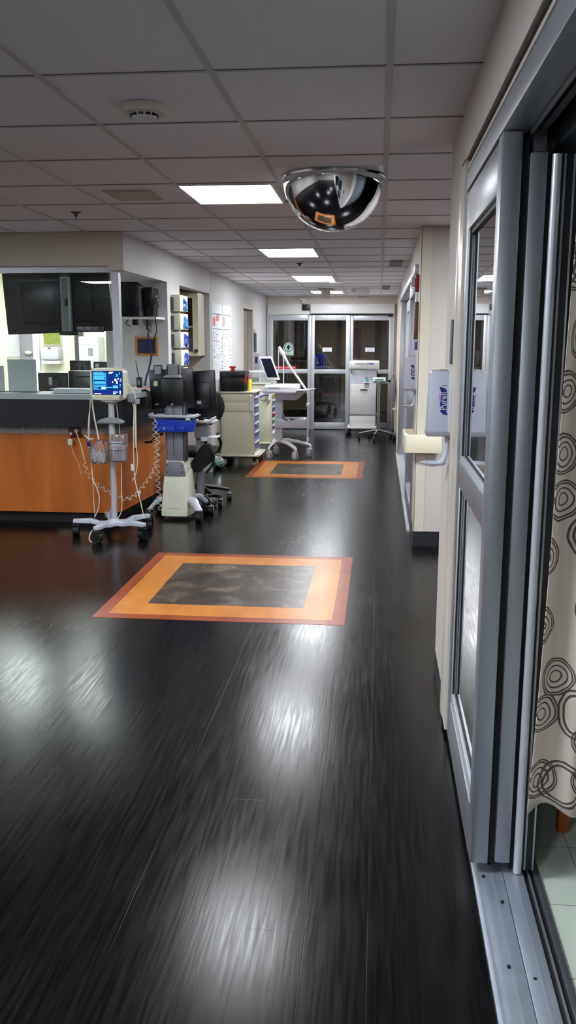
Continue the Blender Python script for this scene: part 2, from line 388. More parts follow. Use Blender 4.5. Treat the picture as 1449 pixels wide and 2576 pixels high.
# left side
T = .12
struct(B('wall_left_header', 'wall_white', None, (-2.01-T, -2.01, 7.02, 10.60, 2.13, 2.47)))
struct(B('wall_left_pillar', 'wall_white', None, (-2.01-T, -2.01, 8.46, 9.0, 1.145, 2.13)))
struct(B('wall_left_partition', 'wall_white', None, (-2.62, -2.13, 8.46, 8.56, 1.145, 2.47)))
mat('wall_left_paint', sr(197, 196, 197), .6, var=.03, scale=4, bump=.1)
struct(B('wall_left', 'wall_left_paint', None, (-2.01-T, -2.01, 10.60, 13.17, 0, 2.47), (-2.01-T, -2.01, 13.17, 14.2, 2.06, 2.47), (-2.01-T, -2.01, 14.2, 16.1, 0, 2.47)))
struct(B('wall_left_recess', 'wall_cream', None, (-2.6, -2.13, 10.60, 10.70, 0, 2.47), (-2.6, -2.5, 9.05, 10.6, 0, 2.47)))
struct(B('wall_front_soffit', 'soffit_taupe', None, (-6.6, -2.01-T, 7.0, 7.25, 2.165, 2.47), (-2.01-T, -2.008, 7.0, 7.018, 2.13, 2.47)))
struct(B('trim_5', 'soffit_taupe', None, (-2.055, -2.04, 6.994, 7.0, 2.18, 2.25)))
struct(B('wall_outer_left', 'wall_cream', None, (-6.7, -6.6, -6, 12, 0, 2.5)))
struct(B('wall_outer_back', 'wall_cream', None, (-6.6, .3, -6.1, -6, 0, 2.5)))
# station window
w1 = thing('window_1', 'grey framed nurse station window above the counter', 'window', (-2.1, 7.1, 1.145), kind='structure')
B('window_frame', 'alu_light', w1, (-6.5, -2.07, 7.06, 7.12, 2.118, 2.165), (-2.128, -2.068, 7.06, 7.12, 1.145, 2.118))
B('glass_pane', 'glass', w1, (-6.5, -2.13, 7.085, 7.091, 1.15, 2.118))
# station interior
struct(B('wall_station_back', 'station_wall', None, (-6.6, -2.6, 11.0, 11.1, 0, 2.5)))
struct(B('wall_station_right', 'station_wall', None, (-2.64, -2.60, 8.56, 11.0, 0, 2.5)))
struct(B('wall_station_side', 'station_wall', None, (-4.62, -4.52, 9.2, 11.0, 0, 2.5)))
struct(B('wall_station_front', 'station_wall', None, (-6.6, -2.9, 7.6, 7.7, 0, .9)))
# far wall above and beside the doors
struct(B('wall_far', 'wall_cream', None, (-2.13, .42, 16.0, 16.12, 2.21, 2.5), (-2.13, -1.985, 16.0, 16.12, 0, 2.21), (.25, .42, 16.0, 16.12, 0, 2.21)))
# vestibule beyond
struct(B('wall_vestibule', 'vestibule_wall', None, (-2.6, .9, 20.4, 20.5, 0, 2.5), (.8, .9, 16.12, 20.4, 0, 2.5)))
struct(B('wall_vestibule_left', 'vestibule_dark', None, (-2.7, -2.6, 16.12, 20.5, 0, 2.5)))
# right side, near
struct(B('wall_right', 'wall_cream', None, (.305, .50, 3.66, 4.2, .10, 2.47), (.305, .50, -6, 3.66, 2.245, 2.47), (.305, .50, -6, -.6, 0, 2.245)))
struct(B('baseboard_right', 'charcoal_base', None, (.303, .50, 3.66, 4.205, 0, .10)))
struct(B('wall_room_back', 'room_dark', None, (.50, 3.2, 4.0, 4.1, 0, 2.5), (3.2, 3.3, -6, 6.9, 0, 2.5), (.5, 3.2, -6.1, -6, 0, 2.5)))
# right side, beyond the alcove
struct(B('wall_alcove', 'wall_pink', None, (.31, 3.2, 6.87, 6.97, .12, 2.47), (3.2, 3.3, 4.1, 6.9, 0, 2.5)))
struct(B('trim_1', 'guard_yellow', None, (.296, .375, 6.865, 6.87, .12, 2.42), (.291, .30, 6.865, 6.93, .12, 2.42)), 'pale yellow corner guard on the alcove wall corner', 'corner guard')
struct(B('trim_2', 'vent_taupe', None, (.375, .3775, 6.867, 6.87, .12, 2.42)))
struct(B('baseboard_alcove', 'charcoal_base', None, (.293, 3.2, 6.862, 6.88, 0, .12), (.293, .31, 6.88, 7.35, 0, .12)))
struct(B('wall_right_far', 'wall_cream', None, (.30, .42, 6.88, 7.38, 0, 2.47), (.30, .42, 7.38, 12.6, 2.19, 2.47), (.30, .42, 12.6, 16.1, 0, 2.47)))
struct(B('baseboard_right_far', 'charcoal_base', None, (.292, .30, 12.6, 15.99, 0, .1)))
struct(B('baseboard_left', 'charcoal_base', None, (-2.01, -2.002, 10.66, 13.12, 0, .1), (-2.01, -2.002, 14.25, 15.99, 0, .1)))
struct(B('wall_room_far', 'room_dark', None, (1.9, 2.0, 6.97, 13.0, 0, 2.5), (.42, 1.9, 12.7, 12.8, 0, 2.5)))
struct(B('floor_room', 'room_tile', None, (.42, 1.9, 6.97, 12.7, -.05, .0)))
struct(B('trim_3', 'handrail_cream', None, (.27, .30, 12.66, 12.72, 0, 2.05)), 'cream corner strip beside the far right door', 'trim')
# left wall door with frame
d = thing('door_2', 'beige door in a cream frame in the left corridor wall', 'door', (-2.01, 13.68, 0), kind='structure')
B('door_frame', 'trim_cream', d, (-2.02, -1.997, 13.12, 13.19, 0, 2.05), (-2.02, -1.997, 14.18, 14.25, 0, 2.05), (-2.02, -1.997, 13.12, 14.25, 2.05, 2.12))
B('door_leaf', 'door_beige', d, (-2.12, -2.08, 13.19, 14.18, 0, 2.05))
B('glass_strip', 'screen_dark', d, (-2.079, -2.076, 13.3, 13.5, .9, 1.9))
# ------------------------------------------------ far sliding doors
d1 = thing('door_1', 'automatic glass sliding doors at the end of the corridor', 'door', (-.87, 16.0, 0), kind='structure')
B('door_header', 'white_plastic', d1, (-1.985, -1.215, 15.97, 16.06, 2.03, 2.21), (-1.215, .25, 15.90, 16.06, 2.045, 2.21), bev=.004)
B('header_gap', 'dark_channel', d1, (-1.2, .24, 15.96, 16.05, 2.02, 2.045))
B('jamb', 'alu_light', d1, (-1.99, -1.965, 15.95, 16.06, 0, 2.03), (.235, .255, 15.95, 16.06, 0, 2.045))
def leaf(x0, x1, y, z1, wl, wr, nm):
    lf = B(nm, 'alu_light', d1, (x0, x0+wl, y, y+.04, .0, z1), (x1-wr, x1, y, y+.04, 0, z1), (x0+wl, x1-wr, y, y+.04, .01, .13),
           (x0+wl, x1-wr, y, y+.04, 1.0, 1.075), (x0+wl, x1-wr, y, y+.04, 1.93, z1), bev=.003)
    B('glass_pane', 'glass_far', lf, (x0+wl, x1-wr, y+.017, y+.023, .13, 1.0), (x0+wl, x1-wr, y+.017, y+.023, 1.075, 1.93))
    return lf
leaf(-1.962, -1.20, 16.0, 2.03, .07, .07, 'side_panel')
leaf(-1.205, -.515, 15.96, 2.02, .06, .075, 'sliding_panel')
leaf(-.52, .235, 16.0, 2.02, .06, .07, 'side_panel')
B('hinge_bracket', 'black_plastic', d1, (.14, .215, 15.955, 15.99, 1.995, 2.02))
# ------------------------------------------------ second right-hand sliding door
d3 = thing('door_3', 'grey framed sliding glass room door in the right wall beyond the alcove', 'door', (.34, 9.9, 0), kind='structure')
B('door_frame', 'alu', d3, (.27, .42, 7.38, 12.6, 2.11, 2.19), (.285, .42, 12.4, 12.6, 0, 2.11), (.285, .34, 8.82, 8.92, 0.02, 2.11), (.285, .34, 7.38, 7.47, .02, 2.11),
  (.285, .34, 7.47, 8.82, 1.98, 2.11), (.285, .34, 7.47, 8.82, .02, .2), (.285, .34, 7.47, 8.82, 1.02, 1.1), bev=.003)
B('threshold', 'alu_light', d3, (.262, .45, 7.38, 12.6, 0, .02))
B('glass_pane', 'glass_door', d3, (.31, .316, 7.47, 8.82, .2, 1.02), (.31, .316, 7.47, 8.82, 1.1, 1.98))
sp = B('sliding_panel', 'alu_light', d3, (.36, .40, 10.7, 10.8, .03, 2.09), (.36, .40, 12.28, 12.4, .03, 2.09), (.36, .40, 10.8, 12.28, 1.95, 2.09), (.36, .40, 10.8, 12.28, .03, .2), (.36, .40, 10.8, 12.28, 1.02, 1.1), bev=.003)
B('glass_pane', 'glass_door', sp, (.378, .384, 10.8, 12.28, .2, 1.02), (.378, .384, 10.8, 12.28, 1.1, 1.95))
# ------------------------------------------------ near right sliding door
d4 = thing('door_4', 'open grey metal sliding glass door of the curtained room at right', 'door', (.40, 2.5, 0), kind='structure')
B('wall_trim', 'trim_cream', d4, (.294, .345, 3.58, 3.67, 0.01, 2.245), bev=.018)
B('door_casing', 'trim_cream', d4, (.298, .34, 3.44, 3.58, .03, 2.245), (.298, .302, -.6, 3.58, 2.238, 2.246))
B('header_recess', 'curb', d4, (.315, .34, -.6, 3.44, 2.205, 2.24))
B('header_lip', 'trim_cream', d4, (.302, .316, -.6, 3.44, 2.196, 2.207))
fr = B('header_frame', 'alu', d4, (.305, .375, -.6, 3.44, 2.13, 2.196), (.375, .382, -.6, 2.47, 2.118, 2.15), bev=.002)
B('track_beam', 'alu_dark', d4, (.455, .52, -.6, 3.44, 2.10, 2.245), (.40, .42, -.6, 2.47, 2.13, 2.2), bev=.002)
B('track_recess', 'dark_channel', d4, (.375, .455, -.6, 3.44, 2.225, 2.245))
fx = B('fixed_panel', 'alu', d4, (.307, .358, 2.47, 2.555, .045, 2.128), (.307, .35, 3.34, 3.44, .03, 2.118), (.307, .35, 2.555, 3.34, 1.985, 2.118), (.307, .35, 2.555, 3.34, 1.06, 1.155), (.307, .35, 2.555, 3.34, .03, .19), bev=.002)
B('glass_bead', 'alu_light', fx, (.312, .326, 2.555, 3.34, 1.155, 1.175), (.312, .326, 2.555, 3.34, .19, .235), (.334, .345, 2.555, 3.34, 1.155, 1.18), (.334, .345, 2.555, 3.34, .19, .245),
  (.310, .3265, 3.325, 3.345, 1.155, 1.985), (.310, .3265, 3.325, 3.345, .19, 1.06), bev=.001)
B('glass_gasket', 'black_rubber', fx, (.314, .320, 3.317, 3.325, .20, 1.06), (.314, .320, 3.317, 3.325, 1.16, 1.985), (.323, .336, 2.555, 3.3, .19, .243), (.323, .336, 2.555, 3.3, 1.155, 1.178), (.318, .345, 2.555, 3.34, 1.968, 1.985))
B('glass_pane', 'glass_door', fx, (.327, .331, 2.555, 3.34, .2, 1.06), (.327, .331, 2.555, 3.34, 1.16, 1.985))
sl = B('sliding_panel', 'alu', d4, (.379, .423, 2.47, 2.56, .05, 2.075), (.379, .423, 3.36, 3.44, .05, 2.075), (.379, .423, 2.56, 3.36, 1.95, 2.075), (.379, .423, 2.56, 3.36, 1.03, 1.13), (.379, .423, 2.56, 3.36, .05, .22), bev=.003)
B('panel_gasket', 'black_rubber', sl, (.358, .379, 2.50, 3.44, .05, 2.115))
B('glass_pane', 'glass_door', sl, (.398, .404, 2.56, 3.36, .22, 1.03), (.398, .404, 2.56, 3.36, 1.13, 1.95))
B('roller_bracket', 'alu_dark', sl, (.386, .42, 2.48, 2.56, 2.075, 2.2), (.392, .414, 2.475, 2.5, 2.078, 2.1))
pl = MB().cyl((.4475, 2.475, .02), (.4475, 2.475, 2.07), .0125, n=20).build('end_post', 'alu_light', d4)
B('post_channel', 'dark_channel', d4, (.425, .50, 2.50, 3.44, .02, 2.07))
B('post_edge', 'alu', d4, (.465, .4705, 2.47, 2.50, .03, 2.07), (.489, .494, 2.47, 2.52, .03, 2.07))
B('post_fin', 'black_rubber', d4, (.461, .465, 2.472, 2.50, .03, 2.07), (.471, .488, 2.475, 2.50, .03, 2.07))
# threshold
th = MB().box(.315, .405, -.6, 3.44, 0, .012, bev=.002).box(.4065, .466, -.6, 3.44, 0, .016, bev=.002).box(.44, .444, -.6, 2.47, .016, .0175)
for k in range(3): th.box(.325+.022*k, .333+.022*k, -.6, 2.47, .012, .0128)
th = th.build('threshold', 'alu_worn', d4)
B('track_groove', 'black_rubber', d4, (.466, .497, -.6, 3.44, 0, .006))
B('track_rail', 'alu', d4, (.479, .484, -.6, 3.44, 0, .016))
B('threshold_edge', 'alu_dark', d4, (.497, .516, -.6, 3.44, 0, .013), bev=.002)
sc = MB()
for x, y in ((.345, 2.45), (.385, 2.33), (.365, 2.06), (.425, 2.02), (.36, 1.4), (.425, 1.35), (.37, 2.52), (.43, 2.50)): sc.cyl((x, y, .012), (x, y, .0172), .005, n=10)
sc.build('screw', 'black_rubber', d4)
B('name_strip', 'dark_grey_plastic', None, (.296, .304, 3.74, 3.84, 1.50, 1.68)); tag(bpy.data.objects['name_strip'], 'narrow dark grey name plate on the wall edge above the near sanitizer dispenser', 'name plate')
# ================================================================== CEILING THINGS
def panel_light(x0, x1, y0, y1, lab, m='lamp', grp='corridor ceiling lights'):
    y = (y0+y1)/2; t = thing('ceiling_light', lab, 'ceiling light', ((x0+x1)/2, y, zc(y)), grp)
    b = MB()
    w = .016
    for a in ((x0, x1, y0, y0+w), (x0, x1, y1-w, y1), (x0, x0+w, y0+w, y1-w), (x1-w, x1, y0+w, y1-w)): slab(b, *a, -.010, 0)
    b.build('light_frame', 'white_plastic', t, False); slab(MB(), x0+w, x1-w, y0+w, y1-w, -.007, -.001).build('diffuser', m, t, False)
panel_light(-1.135, -.595, 5.035, 5.69, 'nearest lit square ceiling light, left of the mirror dome')
panel_light(-1.125, -.60, 8.27, 9.05, 'second lit ceiling light beyond the mirror dome')
panel_light(-1.13, -.60, 11.45, 12.45, 'third lit ceiling light down the corridor')
panel_light(-1.13, -.60, 14.55, 15.2, 'farthest lit ceiling light, partly behind the hanging box')
panel_light(-1.705, -1.14, 1.73, 2.39, 'ceiling light overhead before the smoke detector', 'lamp_near')
panel_light(-4.4, -3.85, 9.2, 9.9, 'lit ceiling light inside the nurse station', 'lamp_station', 'nurse station lights')
panel_light(-3.5, -2.95, 9.2, 9.9, 'right hand lit ceiling light inside the nurse station', 'lamp_station', 'nurse station lights')
panel_light(-5.6, -5.0, 9.2, 9.9, 'left hand lit ceiling light inside the nurse station', 'lamp_station', 'nurse station lights')
panel_light(-4.6, -4.0, 3.7, 4.36, 'added unseen ceiling light over the open area left of the camera', 'lamp_near')  # added panel out of view, lifts the near ceiling
panel_light(-4.6, -4.0, 0., .66, 'added unseen ceiling light over the open area left behind the camera', 'lamp_near')  # unseen, put in for more light from behind on the left
panel_light(-1.705, -1.14, -1.57, -.91, 'added unseen ceiling light just behind the camera', 'lamp_near')  # added out of view to light faces turned to the camera
panel_light(1.2, 1.8, 5.1, 5.7, 'added unseen ceiling light inside the alcove', 'lamp_near')  # unseen panel added to brighten the pink alcove wall
panel_light(1.6, 2.2, 1.6, 2.2, 'dim ceiling light inside the curtained room', 'lamp_dim')
panel_light(-1.1, -.5, -3.5, -2.9, 'added unseen ceiling light far behind the camera', 'lamp_near')  # another added light, out of view, for the foreground
panel_light(-1.0, -.4, 18.2, 18.8, 'added dim ceiling light beyond the far sliding doors', 'lamp_dim')  # lamp added to lighten the vestibule, no fixture in view
# mirror dome
dm = thing('mirror_dome', 'half round chrome security mirror dome hanging from the ceiling', 'convex mirror', (-.255, 4.88, zc(4.88)))
z0 = zc(4.88); R_ = .266
prof = [(R_*math.sin(a), -R_*math.cos(a)-.012) for a in [PI/2*i/40 for i in range(41)]]; prof[0] = (.0005, -R_-.012); prof.append((.2, -.011))
MB().lathe(prof, (-.255, 4.88, z0), 96).build('mirror_shell', 'chrome', dm)
MB().lathe([(.1, -.014), (R_+.006, -.014), (R_+.008, -.006), (R_+.004, -.001), (.1, -.001)], (-.255, 4.88, z0), 64).build('rim', 'steel', dm)
slab(MB(), -.56, .012, 4.60, 5.02, -.0032, 0).build('mounting_plate', 'white_plastic', dm)
# smoke detectors
def detector(x, y, r, lab):
    t = thing('smoke_detector', lab, 'smoke detector', (x, y, zc(y)), 'smoke detectors'); z = zc(y)
    MB().lathe([(r*.98, -.001), (r, -.006), (r, -.022), (r*.93, -.030), (r*.9, -.030), (.01, -.030)], (x, y, z), 40).build('detector_base', 'detector', t)
    MB().lathe([(r*.62, -.030), (r*.55, -.045), (r*.4, -.050), (.005, -.051)], (x, y, z), 32).build('sensor_head', 'white_plastic', t)
    v = MB()
    for k in range(12):
        a = 2*PI*k/12; v.box(-.009, .009, -.002, .002, -.005, .004)
        vs = list(v.bm.verts)[-8:]
        bmesh.ops.transform(v.bm, matrix=Matrix.Translation((x+r*.6*math.cos(a), y+r*.6*math.sin(a), z-.037)) @ Matrix.Rotation(a+PI/2, 4, 'Z'), verts=vs)
    v.build('vent_slot', 'black_plastic', t)
detector(-.885, 3.43, .083, 'nearest round white smoke detector on the ceiling')
detector(-.36, 14.2, .10, 'far small smoke detector near the end doors')
# sprinklers
def sprinkler(x, y, lab):
    t = thing('sprinkler_head', lab, 'sprinkler', (x, y, zc(y)), 'sprinkler heads'); z = zc(y)
    MB().lathe([(.034, -.001), (.032, -.006), (.014, -.010), (.012, -.028), (.005, -.03)], (x, y, z), 20).build('escutcheon', 'dark_grey_plastic', t)
    MB().lathe([(.004, -.028), (.006, -.045), (.018, -.047), (.018, -.049), (.002, -.05)], (x, y, z), 16).build('deflector', 'steel', t)
sprinkler(-2.03, 5.99, 'sprinkler head on the ceiling before the nurse station')
sprinkler(-.87, 9.79, 'sprinkler head between the second and third ceiling lights')
# vents
def vent(x0, x1, y0, y1, lab, m, cat='ceiling vent'):
    y = (y0+y1)/2; t = thing('ceiling_vent', lab, cat, ((x0+x1)/2, y, zc(y)), 'ceiling vents')
    slab(MB(), x0, x1, y0, y1, -.006, -.001).build('vent_plate', m, t, False)
    if m == 'vent_taupe': slab(MB(), x0+.02, x1-.02, y0+.02, y1-.02, -.012, -.006).build('vent_cover', m, t, False); return
    n = 6
    for k in range(n): slab(MB(), x0+.01+(x1-x0-.02)*k/n, x0+.01+(x1-x0-.02)*(k+.6)/n, y0+.012, y1-.012, -.012, -.006).build('vent_slat', m, t, False)
vent(-1.60, -1.32, 5.18, 5.52, 'flat taupe square vent left of the first ceiling light', 'vent_taupe')
vent(.09, .225, 9.5, 10.2, 'grey ceiling vent above the second right-hand door', 'vent_grey')
vent(.03, .14, 13.4, 14.3, 'small far grey ceiling vent near the end doors', 'vent_grey')
slab(MB(), -.70, -.52, 12.5, 12.75, -.02, -.001).build('ceiling_plate', 'white_plastic', None); tag(bpy.data.objects['ceiling_plate'], 'small white plate beside the third ceiling light', 'ceiling plate')
hb = thing('hanging_sign_box', 'grey brown box hanging from the ceiling before the farthest light', 'sign box', (-.84, 14.0, 2.235))
B('box_body', 'vent_taupe', hb, (-.905, -.77, 13.95, 14.1, 2.235, 2.35), bev=.004); B('hanger_plate', 'vent_grey', hb, (-.95, -.72, 13.97, 14.08, 2.35, zc(14)))
eb = thing('emergency_light', 'white wide box unit on the ceiling before the end doors', 'ceiling unit', (-.27, 14.0, 2.23))
B('unit_body', 'white_plastic', eb, (-.375, -.165, 13.9, 14.1, 2.255, zc(14)+.003), bev=.01); B('unit_lens', 'vent_grey', eb, (-.34, -.2, 13.92, 14.08, 2.235, 2.255))
cb = thing('door_sensor', 'small white motion sensor bracket above the far left door panel', 'sensor', (-1.29, 15.95, 2.2))
B('sensor_body', 'white_plastic', cb, (-1.40, -1.28, 15.9, 16.0, 2.27, 2.3)); B('sensor_stem', 'white_plastic', cb, (-1.36, -1.31, 15.93, 16.0, 2.225, 2.27))
sq = B('door_controller', 'black_plastic', None, (-1.365, -1.235, 15.93, 15.97, 2.10, 2.205), bev=.006); tag(sq, 'black square box on the header above the far doors', 'control box')
# ================================================================== RECEPTION DESK
dk = thing('reception_desk', 'long nurse station desk with orange wood front, black band and grey top', 'desk', (-4.0, 7.6, 0))
def run(b, off, z0, z1, th=.04, x0=-6.4, yend=9.0):
    """extrude a strip along the front and the angled wing; off = distance pushed out from the wood face"""
    P = [(x0, 7.42-off), (-2.34+off*.5, 7.42-off), (-2.27+off*.8, 7.45-off*.8), (-2.235+off, 7.52-off*.3), (-2.13+off, yend)]
    Q = [(x0, 7.42-off+th), (-2.34+off*.5-th*.3, 7.42-off+th), (-2.27+off*.8-th*.7, 7.45-off*.8+th*.7), (-2.235+off-th, 7.52-off*.3+th*.3), (-2.13+off-th, yend)]
    for i in range(4):
        b.hexa([(*P[i], z0), (*P[i+1], z0), (*Q[i+1], z0), (*Q[i], z0)], [(*P[i], z1), (*P[i+1], z1), (*Q[i+1], z1), (*Q[i], z1)])
    return b
def run1(off, z0, z1, th, name, m, x0=-6.4, yend=9.0): return run(MB(), off, z0, z1, th, x0, yend).build(name, m, dk, False)
run1(0, .10, .795, .04, 'front_panel', 'desk_wood')
run1(-.07, 0, .10, .04, 'toe_kick', 'black_rubber')
run1(.012, .795, .865, .05, 'wire_channel', 'strip_grey')
run1(.15, .865, 1.10, .22, 'fascia_band', 'black_laminate', yend=8.9)
run1(.165, 1.10, 1.143, .42, 'countertop', 'counter_grey', yend=8.45)
B('work_surface', 'counter_grey', dk, (-6.3, -2.4, 7.6, 8.2, .72, .75))
for x in (-3.055, -2.87, -2.69, -2.36): MB().tube([(x, 7.405, .855), (x, 7.385, .85), (x, 7.38, .825), (x, 7.40, .812)], .0055, 6).build('cable_hook', 'white_plastic', dk)
for y in (7.70, 8.02, 8.34):
    xx = -2.20+(y-7.5)*.07; MB().tube([(xx, y, .855), (xx+.022, y, .85), (xx+.027, y, .825), (xx, y, .812)], .0055, 6).build('cable_hook', 'white_plastic', dk)
ol = B('outlet_plate', 'outlet_red', dk, (-2.655, -2.54, 7.398, 7.41, .765, .865), bev=.004); ol['label'] = 'dark red power outlet plate'
# plugs and their cords
def cord(name, lab, pts, r, m, k=8, cat='cord', grp=None, n=6):
    o = MB().tube(smooth_path(pts, k), r, n).build(name, m, None); return tag(o, lab, cat, grp)
pg = thing('power_adapter', 'small cream power adapter hanging from the red outlet with its lead', 'plug', (-2.635, 7.39, .70))
B('adapter_body', 'cream_plastic', pg, (-2.655, -2.615, 7.362, 7.392, .70, .755), bev=.006); MB().cyl((-2.625, 7.398, .80), (-2.625, 7.37, .80), .012).tube(smooth_path([(-2.625, 7.37, .80), (-2.63, 7.36, .78), (-2.635, 7.377, .755)]), .003).build('plug_tip', 'cord_cream', pg)
MB().tube(smooth_path([(-2.625, 7.37, .70), (-2.60, 7.36, .62), (-2.565, 7.36, .55), (-2.55, 7.37, .45)]), .0022).build('thin_lead', 'cord_cream', pg)
pg = thing('power_plug', 'round white plug in the red outlet with a cord running down right', 'plug', (-2.575, 7.39, .80))
MB().cyl((-2.575, 7.398, .825), (-2.575, 7.365, .825), .017).build('plug_body', 'white_plastic', pg)
MB().tube(smooth_path([(-2.575, 7.365, .825), (-2.56, 7.34, .80), (-2.525, 7.32, .72), (-2.50, 7.30, .64), (-2.485, 7.28, .60)]), .0045).build('plug_cord', 'cord_cream', pg)
# coiled cords
c1 = MB().tube(coil([(-2.49, 7.30, .60), (-2.47, 7.28, .50), (-2.40, 7.27, .40), (-2.30, 7.27, .33), (-2.2, 7.27, .275), (-2.12, 7.28, .255), (-2.06, 7.33, .28), (-2.0, 7.42, .36), (-1.95, 7.52, .46), (-1.925, 7.60, .58), (-1.925, 7.62, .68), (-1.93, 7.63, .80), (-1.95, 7.62, .93)], .016, 25, .0035), .0036, 6).build('coiled_cord', 'cord_cream', None)
tag(c1, 'long white coiled cord sagging from the red outlet to the blue bin cart', 'coiled cord', 'coiled cords')
c2 = MB().tube(coil([(-1.945, 7.62, .925), (-1.945, 7.60, .82), (-1.94, 7.58, .70), (-1.93, 7.58, .55), (-1.925, 7.575, .40), (-1.92, 7.57, .28), (-1.915, 7.57, .16), (-1.90, 7.56, .115), (-1.87, 7.55, .105)], .019, 17, .0035), .0036, 6).build('coiled_cord', 'cord_cream', None)
tag(c2, 'white coiled cord hanging straight down the left side of the cream cart base', 'coiled cord', 'coiled cords')

# ================================================================== things on and behind the desk
def sheet(x0, x1, z0, z1, y, lab, tilt=.0, m='paper_dim', name='paper_sheet'):
    b = MB(Matrix.Translation(((x0+x1)/2, y, z0)) @ Matrix.Rotation(tilt, 4, 'X'))
    h = z1-z0; w = (x1-x0)/2
    b.box(-w, w, 0, .004, 0, h); b.box(-w, w, 0, .10, 0, .004)
    o = b.build(name, m, None); return tag(o, lab, 'paper')
sheet(-3.21, -2.955, 1.145, 1.425, 7.50, 'large grey white sheet standing upright on the desk counter', -.0)
sheet(-3.45, -3.245, 1.145, 1.37, 7.50, 'second standing sheet at the left edge of the desk counter', -.0)
b = MB(); random.seed(3)
for k in range(6):
    z = 1.146+.006*k; x = -2.60+random.uniform(-.03, .03)
    b.hexa([(x-.17, 7.38, z), (x+.17, 7.36, z), (x+.18, 7.55, z), (x-.16, 7.56, z)], [(x-.17, 7.38, z+.005), (x+.17, 7.36, z+.005), (x+.18, 7.55, z+.005), (x-.16, 7.56, z+.005)])
tag(b.build('paper_stack', 'paper', None, False), 'loose white papers lying on the counter left of the vital signs monitor', 'papers')
tag(B('paper_slip', 'paper', None, (-3.22, -3.08, 7.30, 7.42, 1.145, 1.149)), 'small white slip lying in front of the standing sheets', 'paper')
def desk_monitor(x0, x1, z0, z1, y, lab, sticker=None, front=False, m='tv_black'):
    xc = (x0+x1)/2; t = thing('computer_monitor', lab, 'monitor', (xc, y, .75), 'monitors behind the counter')
    b = MB().box(x0, x1, y, y+.03, z0, z1, bev=.008); b.box(x0+.08, x1-.08, y-.03, y, z0+.05, z1-.05, bev=.012) ; b.build('monitor_housing', m, t)
    MB().box(x0+.015, x1-.015, y+.03, y+.032, z0+.015, z1-.015).build('screen', 'screen_dark', t)
    MB().box(xc-.03, xc+.03, y+.0, y+.025, .77, z0).box(xc-.11, xc+.11, y-.06, y+.12, .75, .772, bev=.008).build('stand', 'black_plastic', t)
    if sticker: B('sticker', 'paper_dim', t, sticker)
desk_monitor(-2.83, -2.42, .98, 1.315, 7.95, 'black monitor back behind the counter, widest, left of the vital signs monitor')
desk_monitor(-3.10, -2.82, 1.0, 1.30, 7.90, 'black monitor back just right of the standing sheets', (-2.985, -2.955, 7.865, 7.869, 1.19, 1.26))
desk_monitor(-3.15, -2.93, 1.05, 1.385, 8.9, 'black monitor farther back right of the standing sheets')
desk_monitor(-2.90, -2.62, 1.05, 1.375, 8.9, 'black monitor farther back below the grey wall cabinet', (-2.87, -2.83, 8.865, 8.869, 1.315, 1.355))
tag(B('glass_screen_rail', 'steel', None, (-3.1, -2.35, 8.2, 8.22, .75, 1.33)), 'thin clear edged divider panel behind the counter', 'divider')
bpy.data.objects.remove(bpy.data.objects['glass_screen_rail'])
# TV in the window
tv = thing('wall_television', 'large black television hung behind the station window glass', 'television', (-2.67, 7.35, 1.645))
TVM = Matrix.Translation((-2.675, 7.35, 1.9)) @ Matrix.Rotation(-.035, 4, 'Y') @ Matrix.Rotation(.04, 4, 'X')
MB(TVM).box(-.455, .455, -.02, .035, -.25, .25, bev=.006).build('television_housing', 'tv_black', tv)
MB(TVM).box(-.30, .30, -.035, -.02, -.17, .17, bev=.01).build('back_cover', 'tv_black', tv)
MB(TVM).box(-.44, .44, .035, .037, -.235, .235).build('screen', 'screen_dark', tv)
mt = MB().box(-2.612, -2.532, 7.235, 7.285, 1.66, 2.10, bev=.006).build('mount_column', 'alu_light', tv)
B('column_face', 'grey_plastic', mt, (-2.602, -2.550, 7.229, 7.236, 1.67, 2.085)); B('cable_slot', 'black_rubber', mt, (-2.573, -2.549, 7.225, 7.229, 1.865, 1.92), bev=.0)
MB().lathe([(.01, 0), (.075, .002), (.078, .012), (.075, .024), (.01, .026)], (-2.567, 7.27, 1.628), 28).build('column_foot', 'black_plastic', tv)
B('drop_bracket', 'alu_dark', tv, (-2.60, -2.55, 7.24, 7.29, 2.09, 2.165))
MB().lathe([(.01, 0), (.05, .003), (.055, .02), (.05, .03), (.01, .03)], (-2.637, 7.262, 1.955), 20, 'y').build('tilt_knob', 'black_plastic', tv)
hs = thing('bed_sign', 'dark sign strip reading HALL BED #9 on the station window', 'sign', (-2.32, 7.05, 1.65))
B('sign_plate', 'black_laminate', hs, (-2.425, -2.205, 7.070, 7.078, 1.655, 1.70), bev=.002)
text('lettering', 'HALL BED #9', .030, 'letter_grey', hs, TM((-2.342, 7.0695, 1.684), PI/2), sx=1.0)
B('underline', 'letter_grey', hs, (-2.415, -2.23, 7.0690, 7.0705, 1.666, 1.668))
# station interior
pt = thing('framed_poster', 'green landscape picture on the station back wall', 'picture', (-4.09, 10.97, 1.53))
B('picture_frame', 'white_plastic', pt, (-4.21, -3.975, 10.97, 11.001, 1.52, 1.76)); B('picture_print', 'poster_green', pt, (-4.20, -3.985, 10.965, 10.971, 1.53, 1.75))
td = thing('paper_towel_dispenser', 'white rounded towel dispenser under the landscape picture', 'dispenser', (-4.09, 10.9, 1.30))
MB().box(-4.21, -3.97, 10.84, 11.001, 1.34, 1.505, bev=.03).build('dispenser_cover', 'cool_white', td); B('dispenser_lip', 'white_plastic', td, (-4.21, -3.97, 10.87, 11.001, 1.29, 1.335), bev=.008); B('lock', 'dark_grey_plastic', td, (-4.10, -4.07, 10.835, 10.84, 1.475, 1.495))
wc = thing('wall_cabinet', 'pale grey cabinet with a small label on the station wall right of the picture', 'cabinet', (-3.55, 10.8, 1.2))
